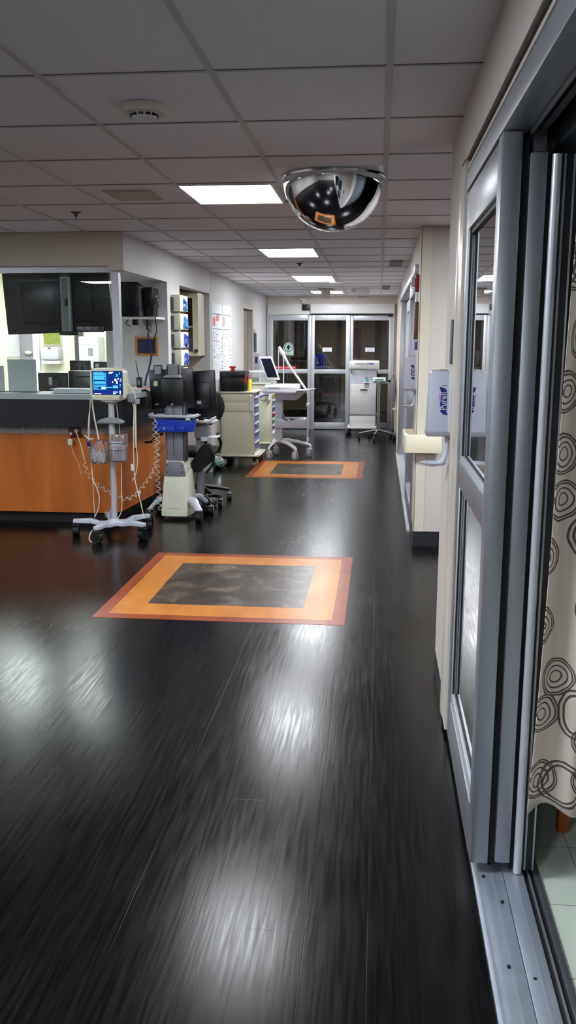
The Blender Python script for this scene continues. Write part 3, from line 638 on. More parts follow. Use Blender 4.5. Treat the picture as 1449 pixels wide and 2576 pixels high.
MB().box(-3.68, -3.43, 10.75, 11.001, 1.24, 1.63, bev=.012).build('cabinet_body', 'cool_white', wc); B('label_plate', 'grey_plastic', wc, (-3.56, -3.50, 10.745, 10.75, 1.40, 1.49)); B('cabinet_door', 'white_plastic', wc, (-3.67, -3.44, 10.743, 10.751, 1.53, 1.62))
tag(B('dark_cabinet_strip', 'dark_grey_plastic', None, (-3.78, -3.70, 10.9, 11.001, 1.1, 1.9)), 'dark vertical strip left of the pale grey cabinet', 'panel')
do = thing('door_5', 'white framed grey door inside the nurse station', 'door', (-4.4, 10.99, 0), kind='structure')
B('door_frame', 'letter_white', do, (-4.34, -4.26, 10.95, 11.001, 0, 2.05)); B('door_leaf', 'vent_grey', do, (-4.519, -4.34, 10.97, 11.001, 0, 2.05)); MB().sphere((-4.40, 10.94, 1.43), .03, 1.6, 1, .9).build('door_handle', 'white_plastic', do)
nb = thing('notice_papers', 'cluster of white notices taped to the station side wall', 'notices', (-4.51, 10.0, 1.3))
random.seed(5)
for k, (y, z, w, h, mm) in enumerate([(10.2, 1.62, .28, .2, 'paper'), (9.8, 1.75, .22, .3, 'paper_dim'), (10.45, 1.45, .2, .28, 'paper'), (9.9, 1.42, .25, .2, 'paper_yellow'), (10.1, 1.22, .3, .2, 'paper'), (9.5, 1.5, .2, .28, 'paper')]):
    B('notice', mm, nb, (-4.52, -4.513-.001*k, y, y+w, z, z+h))
B('notice', 'letter_white', nb, (-4.52, -4.511, 10.55, 10.95, 1.38, 1.72))
# partition wall: shelf with black boxes, framed poster, radio
eq = thing('equipment_shelf', 'white wall shelf on a bracket carrying the black boxes', 'shelf', (-2.2, 8.3, 1.78))
B('shelf_board', 'white_plastic', eq, (-2.36, -2.035, 8.10, 8.458, 1.778, 1.80), bev=.004)
MB().prism([(8.455, 1.778), (8.20, 1.778), (8.40, 1.70), (8.455, 1.66)], .03, 'x', -2.20).build('shelf_bracket', 'grey_plastic', eq)
B('bracket_box', 'black_plastic', eq, (-2.27, -2.225, 8.15, 8.21, 1.725, 1.777), (-2.15, -2.135, 8.2, 8.24, 1.68, 1.777)); MB().tube(smooth_path([(-2.32, 8.2, 1.777), (-2.33, 8.15, 1.74), (-2.28, 8.15, 1.715)]), .004).build('loose_wire', 'cord_black', eq)
bx = thing('equipment_box', 'large black equipment box on the white wall shelf', 'equipment box', (-2.29, 8.3, 1.80))
MB().prism([(8.14, 1.801), (8.45, 1.801), (8.45, 2.08), (8.14, 2.115)], .165, 'x', -2.37, bev=.01).build('box_housing', 'tv_black', bx); B('front_bezel', 'dark_grey_plastic', bx, (-2.206, -2.196, 8.14, 8.45, 1.81, 2.08))
bx = thing('equipment_box', 'smaller black box with connectors right of the large black box', 'equipment box', (-2.13, 8.3, 1.80))
B('box_housing', 'tv_black', bx, (-2.18, -2.09, 8.24, 8.45, 1.895, 2.07), bev=.008); B('box_foot', 'black_plastic', bx, (-2.17, -2.10, 8.28, 8.44, 1.801, 1.895))
b = MB()
for k in range(3): b.cyl((-2.09, 8.27+.04*k, 1.99-.03*k), (-2.06, 8.26+.04*k, 1.985-.03*k), .012, n=10)
b.build('connector', 'grey_plastic', bx)
cord('hanging_cable', 'black cable looping down from the shelf boxes to the framed poster', [(-2.07, 8.3, 1.95), (-2.035, 8.07, 1.87), (-2.03, 8.07, 1.77), (-2.08, 8.3, 1.68), (-2.12, 8.38, 1.62), (-2.17, 8.42, 1.50)], .005, 'cord_black', cat='cable')
cord('cable_bundle', 'dark blue cable bundle running down to the counter behind the radio', [(-2.19, 8.40, 1.66), (-2.175, 8.41, 1.54), (-2.165, 8.41, 1.45), (-2.185, 8.39, 1.33), (-2.215, 8.37, 1.22), (-2.22, 8.36, 1.16)], .009, 'cord_blue', cat='cable', n=8)
fp = thing('framed_poster', 'dark blue poster in an orange frame on the white partition wall', 'picture', (-2.22, 8.455, 1.44))
b = MB()
for q in ((-2.325, -2.11, 8.435, 8.459, 1.445, 1.464), (-2.325, -2.11, 8.435, 8.459, 1.60, 1.62), (-2.325, -2.306, 8.435, 8.459, 1.464, 1.60), (-2.129, -2.11, 8.435, 8.459, 1.464, 1.60)): b.box(*q)
b.build('picture_frame', 'frame_orange', fp); B('picture_print', 'poster_blue', fp, (-2.306, -2.129, 8.447, 8.458, 1.464, 1.60))
rd = thing('two_way_radio', 'black two way radio with a tall antenna on the white counter', 'radio', (-2.23, 8.2, 1.145))
MB().box(-2.255, -2.207, 8.17, 8.21, 1.153, 1.25, bev=.006).build('radio_body', 'black_plastic', rd); MB().cyl((-2.235, 8.19, 1.25), (-2.26, 8.19, 1.40), .005, .003).build('antenna', 'cord_black', rd); B('clip', 'grey_plastic', rd, (-2.24, -2.22, 8.162, 8.17, 1.18, 1.22))
tag(B('white_tray', 'white_plastic', None, (-2.34, -2.02, 7.95, 8.40, 1.1435, 1.152), bev=.003), 'white tray board on the counter under the radio', 'tray')
tag(B('tissue_box', 'cool_white', None, (-2.14, -2.05, 8.15, 8.28, 1.153, 1.23), bev=.005), 'small white box on the tray beside the black monitor', 'box')
tag(B('pink_form', 'pink_ink', None, (-2.2, -2.07, 7.98, 8.07, 1.153, 1.156)), 'pale pink form lying on the white tray', 'paper')
hp = MB().tube(smooth_path([(-2.09, 7.75, 1.15), (-2.035, 7.72, 1.15), (-2.005, 7.72, 1.08), (-2.03, 7.74, 1.0)]), .010, 8).build('headset_cable', 'black_rubber', None); tag(hp, 'black looped cable hanging over the counter edge behind the vital signs monitor', 'cable')
# outlets / glove boxes on the pillar
gr = thing('glove_box', 'topmost glove box on the pillar with bright blue gloves pulled out', 'glove box', (-1.965, 8.8, 1.85), 'glove boxes on the pillar')
def glove_box(z, lab, m, first=None):
    t = first or thing('glove_box', lab, 'glove box', (-1.965, 8.8, z), 'glove boxes on the pillar')
    MB().box(-2.008, -1.92, 8.60, 8.96, z, z+.155, bev=.004).build('carton', 'cream_metal', t)
    MB().box(-1.9205, -1.9195, 8.63, 8.93, z+.01, z+.145).build('front_print', 'paper', t)
    b = MB(); random.seed(int(z*100))
    for k in range(5):
        yy = 8.77+random.uniform(-.035, .05); zz = z+.085+random.uniform(-.03, .02)
        b.tube(smooth_path([(-1.925, yy, zz+.03), (-1.895, yy+.01, zz+.01), (-1.897, yy+random.uniform(-.03, .03), zz-.035), (-1.9, yy+random.uniform(-.04, .04), zz-.06)], 4), .010, 7, flat=.5)
    b.build('glove', m, t)
    B('holder_back', 'dark_grey_plastic', t, (-2.0095, -1.985, 8.585, 8.60, z+.005, z+.13))
glove_box(1.865, '', 'blue_glove', gr)
glove_box(1.69, 'second glove box from the top on the pillar, bright blue gloves hanging', 'blue_glove')
glove_box(1.515, 'third glove box from the top with dark blue gloves', 'blue_dark_glove')
glove_box(1.34, 'lowest full glove box on the pillar with a dark blue glove hanging', 'blue_dark_glove')
fd = thing('paper_dispenser', 'small white dispenser below the glove boxes', 'dispenser', (-1.96, 8.85, 1.2))
MB().box(-2.0105, -1.93, 8.75, 8.98, 1.20, 1.325, bev=.012).build('dispenser_body', 'white_plastic', fd); B('dispenser_slot', 'navy', fd, (-1.931, -1.928, 8.80, 8.88, 1.24, 1.27))
# hanging wall cabinet in the recess
kc = thing('wall_cabinet', 'cream glass fronted wall cabinet in the recess behind the glove boxes', 'cabinet', (-2.22, 10.4, 1.41))
b = MB()
for q in ((-2.42, -2.065, 10.20, 10.59, 1.41, 1.44), (-2.42, -2.065, 10.20, 10.59, 2.08, 2.12), (-2.42, -2.40, 10.20, 10.59, 1.44, 2.08), (-2.085, -2.065, 10.20, 10.59, 1.44, 2.08), (-2.40, -2.085, 10.57, 10.59, 1.44, 2.08), (-2.40, -2.085, 10.22, 10.57, 1.73, 1.75)): b.box(*q)
b.build('cabinet_body', 'cream_metal', kc)
b = MB()
for q in ((-2.42, -2.065, 10.18, 10.20, 1.41, 1.46), (-2.42, -2.065, 10.18, 10.20, 2.06, 2.12), (-2.13, -2.065, 10.18, 10.20, 1.46, 2.06), (-2.42, -2.40, 10.18, 10.20, 1.46, 2.06)): b.box(*q)
dr = b.build('cabinet_door', 'cream_metal', kc); MB().cyl((-2.09, 10.18, 1.47), (-2.09, 10.15, 1.47), .02).build('door_lock', 'dark_grey_plastic', dr)
b = MB().box(-2.38, -2.14, 10.30, 10.5, 1.752, 2.03).build('dark_box', 'brown_board', None); tag(b, 'dark box on the upper shelf inside the cream wall cabinet', 'box')
b = MB().box(-2.36, -2.14, 10.30, 10.5, 1.442, 1.62, bev=.03).build('folded_cloth', 'vent_grey', None); tag(b, 'grey bundle on the lower shelf inside the cream wall cabinet', 'bundle')
# schedule sheets on the left wall
def sched(y0, y1, lab, seed, red):
    t = thing('schedule_sheet', lab, 'schedule chart', (-2.0, (y0+y1)/2, 1.12), 'schedule charts on the left wall')
    B('chart_paper', 'paper', t, (-2.0095, -2.006, y0, y1, 1.10, 2.03)); random.seed(seed); b = MB()
    def ln(a, c, z, h=.006): b.box(-2.006, -2.0052, a, c, z, z+h)
    ln(y0+.03, y1-.03, 1.90, .008); ln(y0+.03, y1-.03, 1.72, .006)
    cols = [y0+.06, y0+.06+(y1-y0)*.3, y0+.06+(y1-y0)*.55, y0+.06+(y1-y0)*.78]
    z = 1.66
    while z > 1.14:
        for c in cols:
            if random.random() < .62:
                w = random.uniform(.04, (y1-y0)*.19); ln(c, c+w, z+random.uniform(-.01, .01), random.choice((.005, .008)))
        z -= random.uniform(.022, .04)
    b.build('handwriting', 'ink', t, False)
    b = MB()
    for q in red: b.box(-2.006, -2.0052, *q)
    b.build('red_notes', 'pink_ink', t, False)
sched(10.73, 11.42, 'left written schedule chart on the corridor wall above the black case', 11, [(10.78, 10.93, 1.76, 1.86), (11.0, 11.2, 1.82, 1.89)])
sched(11.47, 12.15, 'right written schedule chart on the corridor wall', 12, [(11.52, 11.6, 1.76, 1.88)])
bs = thing('wall_sign', 'narrow blue vertical sign beside the left wall door', 'sign', (-2.0, 14.45, 1.42))
B('sign_board', 'poster_blue', bs, (-2.009, -1.995, 14.33, 14.58, 1.40, 1.70)); B('sign_cap', 'vent_taupe', bs, (-2.009, -1.994, 14.33, 14.58, 1.70, 1.76))

# ================================================================== dispensers with the purple mark
def purell(Y, lab, X=.305, s=1.):
    t = thing('sanitizer_dispenser', lab, 'sanitizer dispenser', (X-.05, Y, 1.1), 'hand sanitizer dispensers')
    z0, z1 = 1.215, 1.475
    b = MB(); b.prism([(X-.100, z0+.004), (X-.001, z0+.004), (X-.001, z1), (X-.078, z1), (X-.092, z1-.008)], .13, 'y', Y, bev=.006); b.build('dispenser_cover', 'cool_white', t)
    B('base_collar', 'vent_grey', t, (X-.102, X-.001, Y-.002, Y+.132, z0-.014, z0+.006), bev=.005)
    B('back_plate', 'white_plastic', t, (X-.014, X+.002, Y-.004, Y+.134, z0+.004, z1+.004), bev=.003)
    B('top_latch', 'vent_taupe', t, (X-.052, X-.024, Y-.003, Y+.03, z1-.001, z1+.005))
    # logo flag: wavy navy banner on the side panel, word reading upwards
    yf = Y-.0012; q = X+.011; pts = [(q-.064, z0+.192), (q-.048, z0+.190), (q-.036, z0+.183), (q-.032, z0+.165), (q-.033, z0+.09), (q-.026, z0+.076), (q-.045, z0+.078), (q-.056, z0+.088), (q-.060, z0+.10), (q-.059, z0+.13), (q-.056, z0+.165)]
    lg = MB().prism(pts, .0016, 'y', yf).build('logo_banner', 'navy', t, False)
    MB().prism([(q-.0655, z0+.168), (q-.058, z0+.160), (q-.055, z0+.132), (q-.063, z0+.136)], .0016, 'y', yf-.0004).build('logo_stripe', 'pink', lg, False)
    text('lettering', 'Purell', .037, 'letter_white', lg, TM((q-.0455, yf-.0004, z0+.134), PI/2, -PI/2, 0), ext=.0002, sx=.88)
    B('small_print', 'ink', t, (q-.054, q-.034, yf-.0003, yf+.002, z0+.196, z0+.198))
    arm = MB().tube(smooth_path([(X-.012, Y+.05, z0-.01), (X-.012, Y+.05, z0-.06), (X-.018, Y+.05, z0-.105), (X-.035, Y+.05, z0-.130), (X-.07, Y+.05, z0-.137), (X-.108, Y+.05, z0-.134)], 6), .0075, 10, rs=[.009]*8+[.011]*6+[.012]*6+[.011]*6+[.008]*4+[.004]).build('drip_arm', 'cool_white', t)
    MB().lathe([(.002, -.004), (.05, -.003), (.058, .006), (.055, .006), (.045, .001), (.002, 0)], (X-.065, Y+.05, z0-.134), 28).build('drip_tray', 'cool_white', t)
purell(3.74, 'nearest white sanitizer dispenser with a purple logo beside the large sliding door')
purell(7.06, 'farther white sanitizer dispenser above the cream handrail', X=.30)
gw = thing('sanitizer_dispenser', 'far grey sanitizer dispenser on the left wall under the blue sign', 'sanitizer dispenser', (-1.96, 14.4, 1.1), 'hand sanitizer dispensers')
B('dispenser_cover', 'cool_white', gw, (-2.009, -1.91, 14.33, 14.45, 1.12, 1.38), bev=.008); B('logo_banner', 'navy', gw, (-1.985, -1.945, 14.327, 14.331, 1.22, 1.32))
# handrail around the wall corner
hr = thing('handrail', 'cream rounded handrail wrapping the alcove wall corner', 'handrail', (.3, 6.82, .745))
b = MB(); b.prism([(.49, 6.785), (.24, 6.785), (.213, 6.795), (.203, 6.82), (.203, 7.26), (.228, 7.26), (.228, 6.86), (.245, 6.83), (.49, 6.83)], .14, 'z', .745, bev=.008); b.build('rail_cover', 'handrail_cream', hr)
B('rail_bracket', 'guard_yellow', hr, (.40, .43, 6.83, 6.868, .78, .86), (.228, .292, 7.0, 7.03, .78, .86)); B('rail_end_cap', 'handrail_cream', hr, (.203, .296, 7.25, 7.27, .745, .885), bev=.006)
# fire alarm, board and small tags on the right wall
fa = thing('fire_alarm_strobe', 'red fire alarm with a clear strobe on the right wall corner', 'fire alarm', (.27, 7.1, 1.96))
B('alarm_housing', 'alarm_red', fa, (.266, .3005, 7.05, 7.17, 1.962, 2.088), bev=.003); B('strobe_lens', 'strobe_lens', fa, (.232, .266, 7.075, 7.145, 1.985, 2.07), bev=.012); B('horn_grille', 'white_plastic', fa, (.252, .266, 7.08, 7.14, 1.966, 1.984)); B('strobe_lamp', 'white_plastic', fa, (.240, .262, 7.10, 7.12, 2.0, 2.06))
cbd = thing('clipboard', 'brown board mounted edge on below the fire alarm', 'board', (.28, 7.15, 1.6))
MB().box(.268, .3005, 7.02, 7.24, 1.60, 1.885, bev=.006).build('board_body', 'brown_board', cbd); B('board_clip', 'steel', cbd, (.262, .268, 7.05, 7.12, 1.86, 1.88))
tag(B('purple_tag', 'purple', None, (.276, .3005, 7.05, 7.14, 1.52, 1.585), bev=.002), 'small purple tag under the brown board', 'tag')
# far doors decals
dc = thing('door_decal', 'round topped door decal with a black arrow on the far left panel', 'decal', (-1.615, 15.98, 1.32))
pts = [(-1.705, 1.32), (-1.527, 1.32)]+[(-1.616+.089*math.cos(a), 1.455+.089*math.sin(a)) for a in [PI*i/16 for i in range(17)]]
MB().prism(pts, .003, 'y', 16.012).build('decal_backing', 'sign_teal', dc, False)
MB().lathe([(.076, 0), (.076, .002), (.066, .002), (.066, 0), (.076, 0)], (-1.616, 16.009, 1.455), 28, 'y', cap=False).build('decal_ring', 'black_plastic', dc)
MB().prism([(-1.632, 1.41), (-1.600, 1.41), (-1.600, 1.45), (-1.570, 1.45), (-1.616, 1.512), (-1.662, 1.45), (-1.632, 1.45)], .002, 'y', 16.009).build('decal_arrow', 'black_plastic', dc, False)
text('lettering', 'CAUTION', .026, 'ink', dc, TM((-1.616, 16.011, 1.345), PI/2))
rs = thing('door_decal', 'red strip decal with white lettering on the far left panel', 'decal', (-1.66, 15.98, 1.08))
B('decal_backing', 'sign_red', rs, (-1.86, -1.475, 16.011, 16.014, 1.075, 1.13)); text('lettering', 'IN EMERGENCY PUSH TO OPEN', .026, 'letter_white', rs, TM((-1.668, 16.010, 1.103), PI/2), sx=.92)
for x, y, lab in ((-.92, 15.972, 'white notice label on the middle far door panel'), (-.165, 16.012, 'white notice label on the right far door panel')):
    t = thing('door_label', lab, 'label', (x, y, 1.38), 'white labels on the far doors')
    B('label_card', 'paper', t, (x-.082, x+.082, y, y+.003, 1.385, 1.455)); B('label_print', 'ink', t, (x-.06, x+.06, y-.0015, y, 1.432, 1.438), (x-.05, x+.05, y-.0015, y, 1.402, 1.407))
# things in the vestibule
tag(B('vestibule_shelf', 'vestibule_dark', None, (-1.5, -.85, 19.2, 19.7, 0, .88), bev=.01), 'dark low counter beyond the middle far door', 'counter')
tag(B('blue_bin', 'blue_plastic', None, (-1.40, -1.12, 19.3, 19.6, .88, 1.30), bev=.02), 'blue container on the dark counter beyond the middle far door', 'bin')
tag(B('orange_banner', 'frame_orange', None, (-1.0, -.62, 20.36, 20.39, 1.0, 1.75)), 'orange notice panel beyond the far doors', 'banner')
tag(B('red_banner', 'alarm_red', None, (-.62, -.42, 20.36, 20.39, .95, 1.85)), 'red narrow panel beside the orange notice beyond the far doors', 'banner')
tag(B('door_mat', 'black_rubber', None, (-1.9, -.2, 16.6, 18.2, 0, .012), bev=.004), 'black entrance mat beyond the far doors', 'mat')
tag(B('outer_door_frame', 'vestibule_dark', None, (-1.75, -1.6, 19.9, 20.0, 0, 2.3), (-.95, -.85, 20.3, 20.39, 0, 2.3), (-.1, .0, 20.3, 20.39, 0, 2.3)), 'dark door posts beyond the far doors', 'door posts')
# ================================================================== VITAL SIGNS MONITOR ON ITS STAND
def caster(parent, x, y, r=.035, m='black_rubber', hood='dark_grey_plastic', a=0., top=None, w=.028, fork=None):
    X = Matrix.Translation((x, y, 0)) @ Matrix.Rotation(a, 4, 'Z')
    c = MB(X).cyl((-w/2, 0, r), (w/2, 0, r), r, n=24).build('caster', m, parent)
    b = MB(X); b.cyl((-w/2-.004, 0, r), (w/2+.004, 0, r), r*.45, n=14); b.build('wheel_hub', hood, c)
    top = top or 2*r+.03
    b = MB(X); b.cyl((0, r*.25, 2*r), (0, r*.25, top), .009, n=10)
    for s in (-1, 1): b.prism([(-r*.3, r*.9), (r*.3, r*.9), (r*.75, 2*r+.006), (-r*.75, 2*r+.006)], .004, 'x', s*(w/2+.004)-.002)
    b.box(-w/2-.005, w/2+.005, -r*.75, r*.75, 2*r+.002, 2*r+.012, bev=.003); b.build('fork', fork or hood, c)
    return c
vm = thing('vital_signs_monitor', 'rolling vital signs monitor with a lit blue screen on a white five legged stand', 'patient monitor', (-2.162, 7.02, 0))
cx, cy = -2.162, 7.02
for k, a in enumerate([-99, -27, 45, 117, 189]):
    a = math.radians(a); u = Vector((math.cos(a), math.sin(a), 0)); v = Vector((-u.y, u.x, 0)); P = Vector((cx, cy, 0))
    b = MB()
    def q(r_, w_, z_): return P+u*r_+v*w_+Vector((0, 0, z_))
    for (r0, w0, za0, zb0), (r1, w1, za1, zb1) in (((.0, .04, .085, .115), (.12, .030, .085, .115)), ((.12, .030, .085, .115), (.19, .026, .10, .14)), ((.19, .026, .10, .14), (.335, .022, .105, .135))):
        b.hexa([q(r0, -w0, za0), q(r1, -w1, za1), q(r1, w1, za1), q(r0, w0, za0)], [q(r0, -w0, zb0), q(r1, -w1, zb1), q(r1, w1, zb1), q(r0, w0, zb0)], bev=.004)
    b.build('base_leg', 'cool_white', vm); e = q(.315, 0, 0); caster(vm, e.x, e.y, .04, a=a, top=.11, w=.05, hood='black_plastic')
MB().lathe([(.03, .08), (.07, .085), (.07, .118), (.035, .13), (.028, .14)], (cx, cy, 0), 28).build('base_hub', 'cool_white', vm)
B('counterweight', 'vent_grey', vm, (cx-.045, cx-.012, cy+.02, cy+.06, .12, .21), bev=.004)
MB().cyl((cx+.004, cy, .12), (cx+.01, cy, 1.12), .025, n=24).build('pole', 'alu_light', vm)
MB().lathe([(.03, 0), (.05, .01), (.085, .022), (.09, .03), (.02, .034)], (cx+.01, cy, 1.085), 28).build('mount_disc', 'white_plastic', vm)
b = MB().prism([(cx-.10, .928), (cx+.115, .928), (cx+.113, .945), (cx+.07, .965), (cx+.02, .976), (cx-.03, .974), (cx-.08, .958), (cx-.10, .942)], .09, 'y', cy-.06, bev=.008); b.build('push_handle', 'grey_plastic', vm)
# head
m0, m1, mz0, mz1, my = -2.295, -2.002, 1.118, 1.372, cy-.09
hd = MB().prism([(m0+.03, mz0), (m1-.03, mz0), (m1-.004, mz0+.02), (m1, mz0+.05), (m1-.012, mz1-.03), (m1-.035, mz1-.006), (m1-.08, mz1), (m0+.06, mz1), (m0+.02, mz1-.008), (m0+.004, mz1-.03), (m0, mz0+.05), (m0+.008, mz0+.02)], .13, 'y', my, bev=.010).build('monitor_head', 'cream_plastic', vm)
s0, s1, sz0, sz1 = -2.268, -2.026, 1.166, 1.348
sc = B('screen', 'scr_blue', vm, (s0, s1, my-.0015, my+.001, sz0, sz1))
B('screen_bezel', 'dark_grey_plastic', sc, (s0-.004, s0, my-.003, my, sz0, sz1), (s1, s1+.004, my-.003, my, sz0, sz1), (s0-.004, s1+.004, my-.003, my, sz1, sz1+.004), (s0-.004, s1+.004, my-.003, my, sz0-.004, sz0))
def sq(l): return [(s0+(s1-s0)*a/100, s0+(s1-s0)*b_/100, my-.0022, my-.0012, sz1-(sz1-sz0)*d/100, sz1-(sz1-sz0)*c/100) for a, b_, c, d in l]
random.seed(2); L = [(3, 3.8, 4, 78), (44, 44.8, 6, 78), (3, 44.5, 77.5, 78.6), (5, 37, 3, 5)]
for z in (8, 12, 16, 22, 26, 30, 34, 43, 47, 53, 59, 64):
    a = 6
    while a < 40:
        w_ = random.uniform(3, 9); L.append((a, min(a+w_, 42), z, z+2)); a += w_+1.0
L += [(6, 17, 69, 70), (6, 17, 75, 76), (6, 6.8, 69, 76), (45, 65, 69, 71), (68, 85, 62, 65), (68, 85, 68, 72)]
B('screen_text', 'scr_cyan', sc, *sq(L))
B('screen_numbers', 'scr_white', sc, *sq([(55, 66, 6, 10), (58, 70, 3, 6), (29, 42, 69, 76), (74, 80, 32, 42), (80, 84, 40, 54), (84, 88, 30, 34), (66, 69, 44, 50), (68, 84, 88, 91), (68, 76, 95, 98), (90, 93, 84, 98), (92, 97, 32, 35), (92, 97, 40, 43)]))
text('screen_lettering', 'X', .030, 'scr_green', sc, TM((s0+(s1-s0)*.83, my-.0018, sz1-(sz1-sz0)*.18), PI/2))
B('screen_alarm_mark', 'scr_green', sc, *sq([(89, 94, 6, 8), (91, 92, 8, 14)])); B('screen_status_bar', 'scr_pink', sc, *sq([(4, 28, 96, 98.5)])); B('screen_scale', 'scr_cyan', sc, *sq([(90, 95, 56, 58), (92, 93, 58, 66), (44, 66, 69.5, 70.5)]))
kb = MB().lathe([(.0165, 0), (.0165, -.012), (.013, -.016), (.002, -.017)], (m1-.033, my, mz0+.026), 24, 'y').build('dial_knob', 'grey_plastic', vm)
b = MB()
for k in range(5): b.lathe([(.0085, 0), (.0085, -.003), (.006, -.004), (.002, -.004)], (m0+.098+.025*k, my, mz0+.026), 16, 'y')
b.build('button_row', 'cream_metal', vm); B('status_light', 'led_green', vm, (m0+.028, m0+.034, my-.002, my, mz0+.034, mz0+.038), (m0+.075, m0+.079, my-.002, my, mz0+.034, mz0+.037))
B('side_holder', 'grey_plastic', vm, (m1+.0, m1+.05, cy-.05, cy+.02, 1.10, 1.17), bev=.008); B('cuff_bracket', 'vent_grey', vm, (m1+.055, m1+.085, cy-.03, cy+.02, 1.085, 1.125), bev=.004)
# accessory baskets
bk = thing('accessory_basket', 'clear plastic basket of wrapped packets hung on the monitor stand pole', 'basket', (cx+.02, cy-.06, .60))
MB().box(cx+.035, cx+.14, cy-.12, cy+.0, .625, .85, bev=.004).build('basket_wall', 'clear_film', bk); b = MB()
for z in (.635, .72, .775): b.tube([(cx+.03, cy-.123, z), (cx+.13, cy-.123, z), (cx+.13, cy, z)], .0028, 6)
b.build('basket_wire', 'steel', bk)
random.seed(4); b = MB()
for k in range(7): x = cx+.04+.0135*k; b.box(x, x+.009, cy-.112, cy-.02, .632, .632+random.uniform(.10, .125), bev=.002)
b.build('wrapped_packet', 'bag_packets', bk); B('packet_header', 'paper', bk, (cx+.037, cx+.13, cy-.118, cy-.113, .752, .792))
bk = thing('accessory_bag', 'crumpled clear bag of supplies left of the monitor stand pole', 'bag', (cx-.09, cy-.05, .60))
b = MB(); pts = [(cx-.165, .70), (cx-.15, .635), (cx-.13, .605), (cx-.02, .605), (cx-.022, .70), (cx-.03, .79), (cx-.075, .80), (cx-.10, .79), (cx-.15, .74)]
b.prism(pts, .09, 'y', cy-.10, bev=.012); bmesh.ops.subdivide_edges(b.bm, edges=b.bm.edges[:], cuts=3); random.seed(9)
for v in b.bm.verts: v.co += Vector((random.uniform(-.006, .006), random.uniform(-.006, .006), random.uniform(-.006, .006)))
b.build('bag_film', 'clear_film', bk)
b = MB(); random.seed(8)
for k in range(11): x = cx-.135+.0105*k; b.box(x, x+.008, cy-.085, cy-.03, .615+random.uniform(0, .02), .68+random.uniform(0, .055), bev=.002)
b.build('wrapped_packet', 'bag_packets', bk)
tg = thing('blue_tag', 'dark blue and white clip tag left of the monitor stand basket', 'tag', (cx-.15, cy-.09, .74)); B('tag_body', 'navy', tg, (cx-.172, cx-.145, cy-.10, cy-.085, .745, .795), bev=.003)
MB().tube(smooth_path([(cx-.19, cy-.10, .84), (cx-.165, cy-.095, .815), (cx-.14, cy-.09, .805), (cx-.12, cy-.09, .812)]), .005, 8).build('white_strap', 'white_plastic', tg)
# leads and hoses of the monitor
def vlead(name, lab, pts, r, m='cord_cream'): return cord(name, lab, pts, r, m, cat='lead', grp='monitor leads and hoses')
vlead('monitor_lead', 'pair of pale leads dropping from the monitor left side to the basket', [(-2.30, cy-.02, 1.13), (-2.295, cy-.03, 1.05), (-2.28, cy-.04, .96), (-2.26, cy-.05, .86), (-2.25, cy-.055, .80)], .0065)
vlead('monitor_lead', 'long pale lead curving left of the pole down to the base leg', [(-2.31, cy-.02, 1.12), (-2.335, cy-.03, .95), (-2.34, cy-.04, .78), (-2.32, cy-.05, .62), (-2.31, cy-.06, .48), (-2.28, cy-.06, .40), (-2.262, cy-.06, .32), (-2.28, cy-.05, .22), (-2.315, cy-.04, .15)], .0042)
vlead('monitor_lead', 'straight grey lead hanging at the far left of the stand', [(-2.325, cy-.0, 1.12), (-2.345, cy+.01, .8), (-2.335, cy+.01, .5), (-2.33, cy, .3), (-2.325, cy, .15)], .0028)
vlead('monitor_lead', 'lead arcing behind the pole right to the base', [(-2.12, cy+.03, 1.1), (-2.10, cy+.03, .90), (-2.09, cy+.02, .7), (-2.085, cy, .5), (-2.085, cy-.02, .38), (-2.08, cy-.03, .30), (-2.09, cy-.03, .2), (-2.13, cy-.03, .13)], .0035)
vlead('monitor_hose', 'thick pale hose looping down beside the monitor right side', [(-2.02, cy, 1.26), (-1.985, cy-.01, 1.22), (-1.955, cy-.01, 1.17), (-1.95, cy-.01, 1.10), (-1.952, cy-.01, .95), (-1.955, cy-.01, .80), (-1.957, cy-.01, .73)], .009)
vlead('monitor_hose', 'second thin hose hanging right of the thick hose to the floor base', [(-2.02, cy, 1.20), (-1.99, cy, 1.14), (-1.965, cy, 1.05), (-1.97, cy-.01, .9), (-1.975, cy-.01, .72), (-1.97, cy-.02, .5), (-1.955, cy-.02, .4), (-1.93, cy-.02, .3), (-1.915, cy-.02, .22), (-1.905, cy-.02, .15)], .0045)
vlead('monitor_hose', 'thin hose crossing right of the basket in a long bow', [(-1.95, cy-.02, .76), (-1.94, cy-.03, .66), (-1.945, cy-.03, .57), (-1.965, cy-.03, .50), (-1.99, cy-.03, .46)], .0035)
vlead('monitor_lead', 'short curled lead end hanging off the front base leg', [(-2.245, cy-.31, .105), (-2.262, cy-.335, .07), (-2.268, cy-.335, .03), (-2.25, cy-.335, .008)], .0045)
tag(B('hose_connector', 'outlet_red', None, (-1.966, -1.948, cy-.02, cy, .705, .73), bev=.003), 'small dark red connector at the end of the thick hose', 'connector')
tag(B('hose_clip', 'white_plastic', None, (-1.995, -1.97, cy-.04, cy-.02, .545, .60), bev=.004), 'small cream clip hanging below the basket right corner', 'clip')
tag(B('cord_clip', 'white_plastic', None, (-1.944, -1.928, cy-.04, cy-.02, .335, .375), bev=.003), 'small white clip on the thin hose near the coiled cord', 'clip')
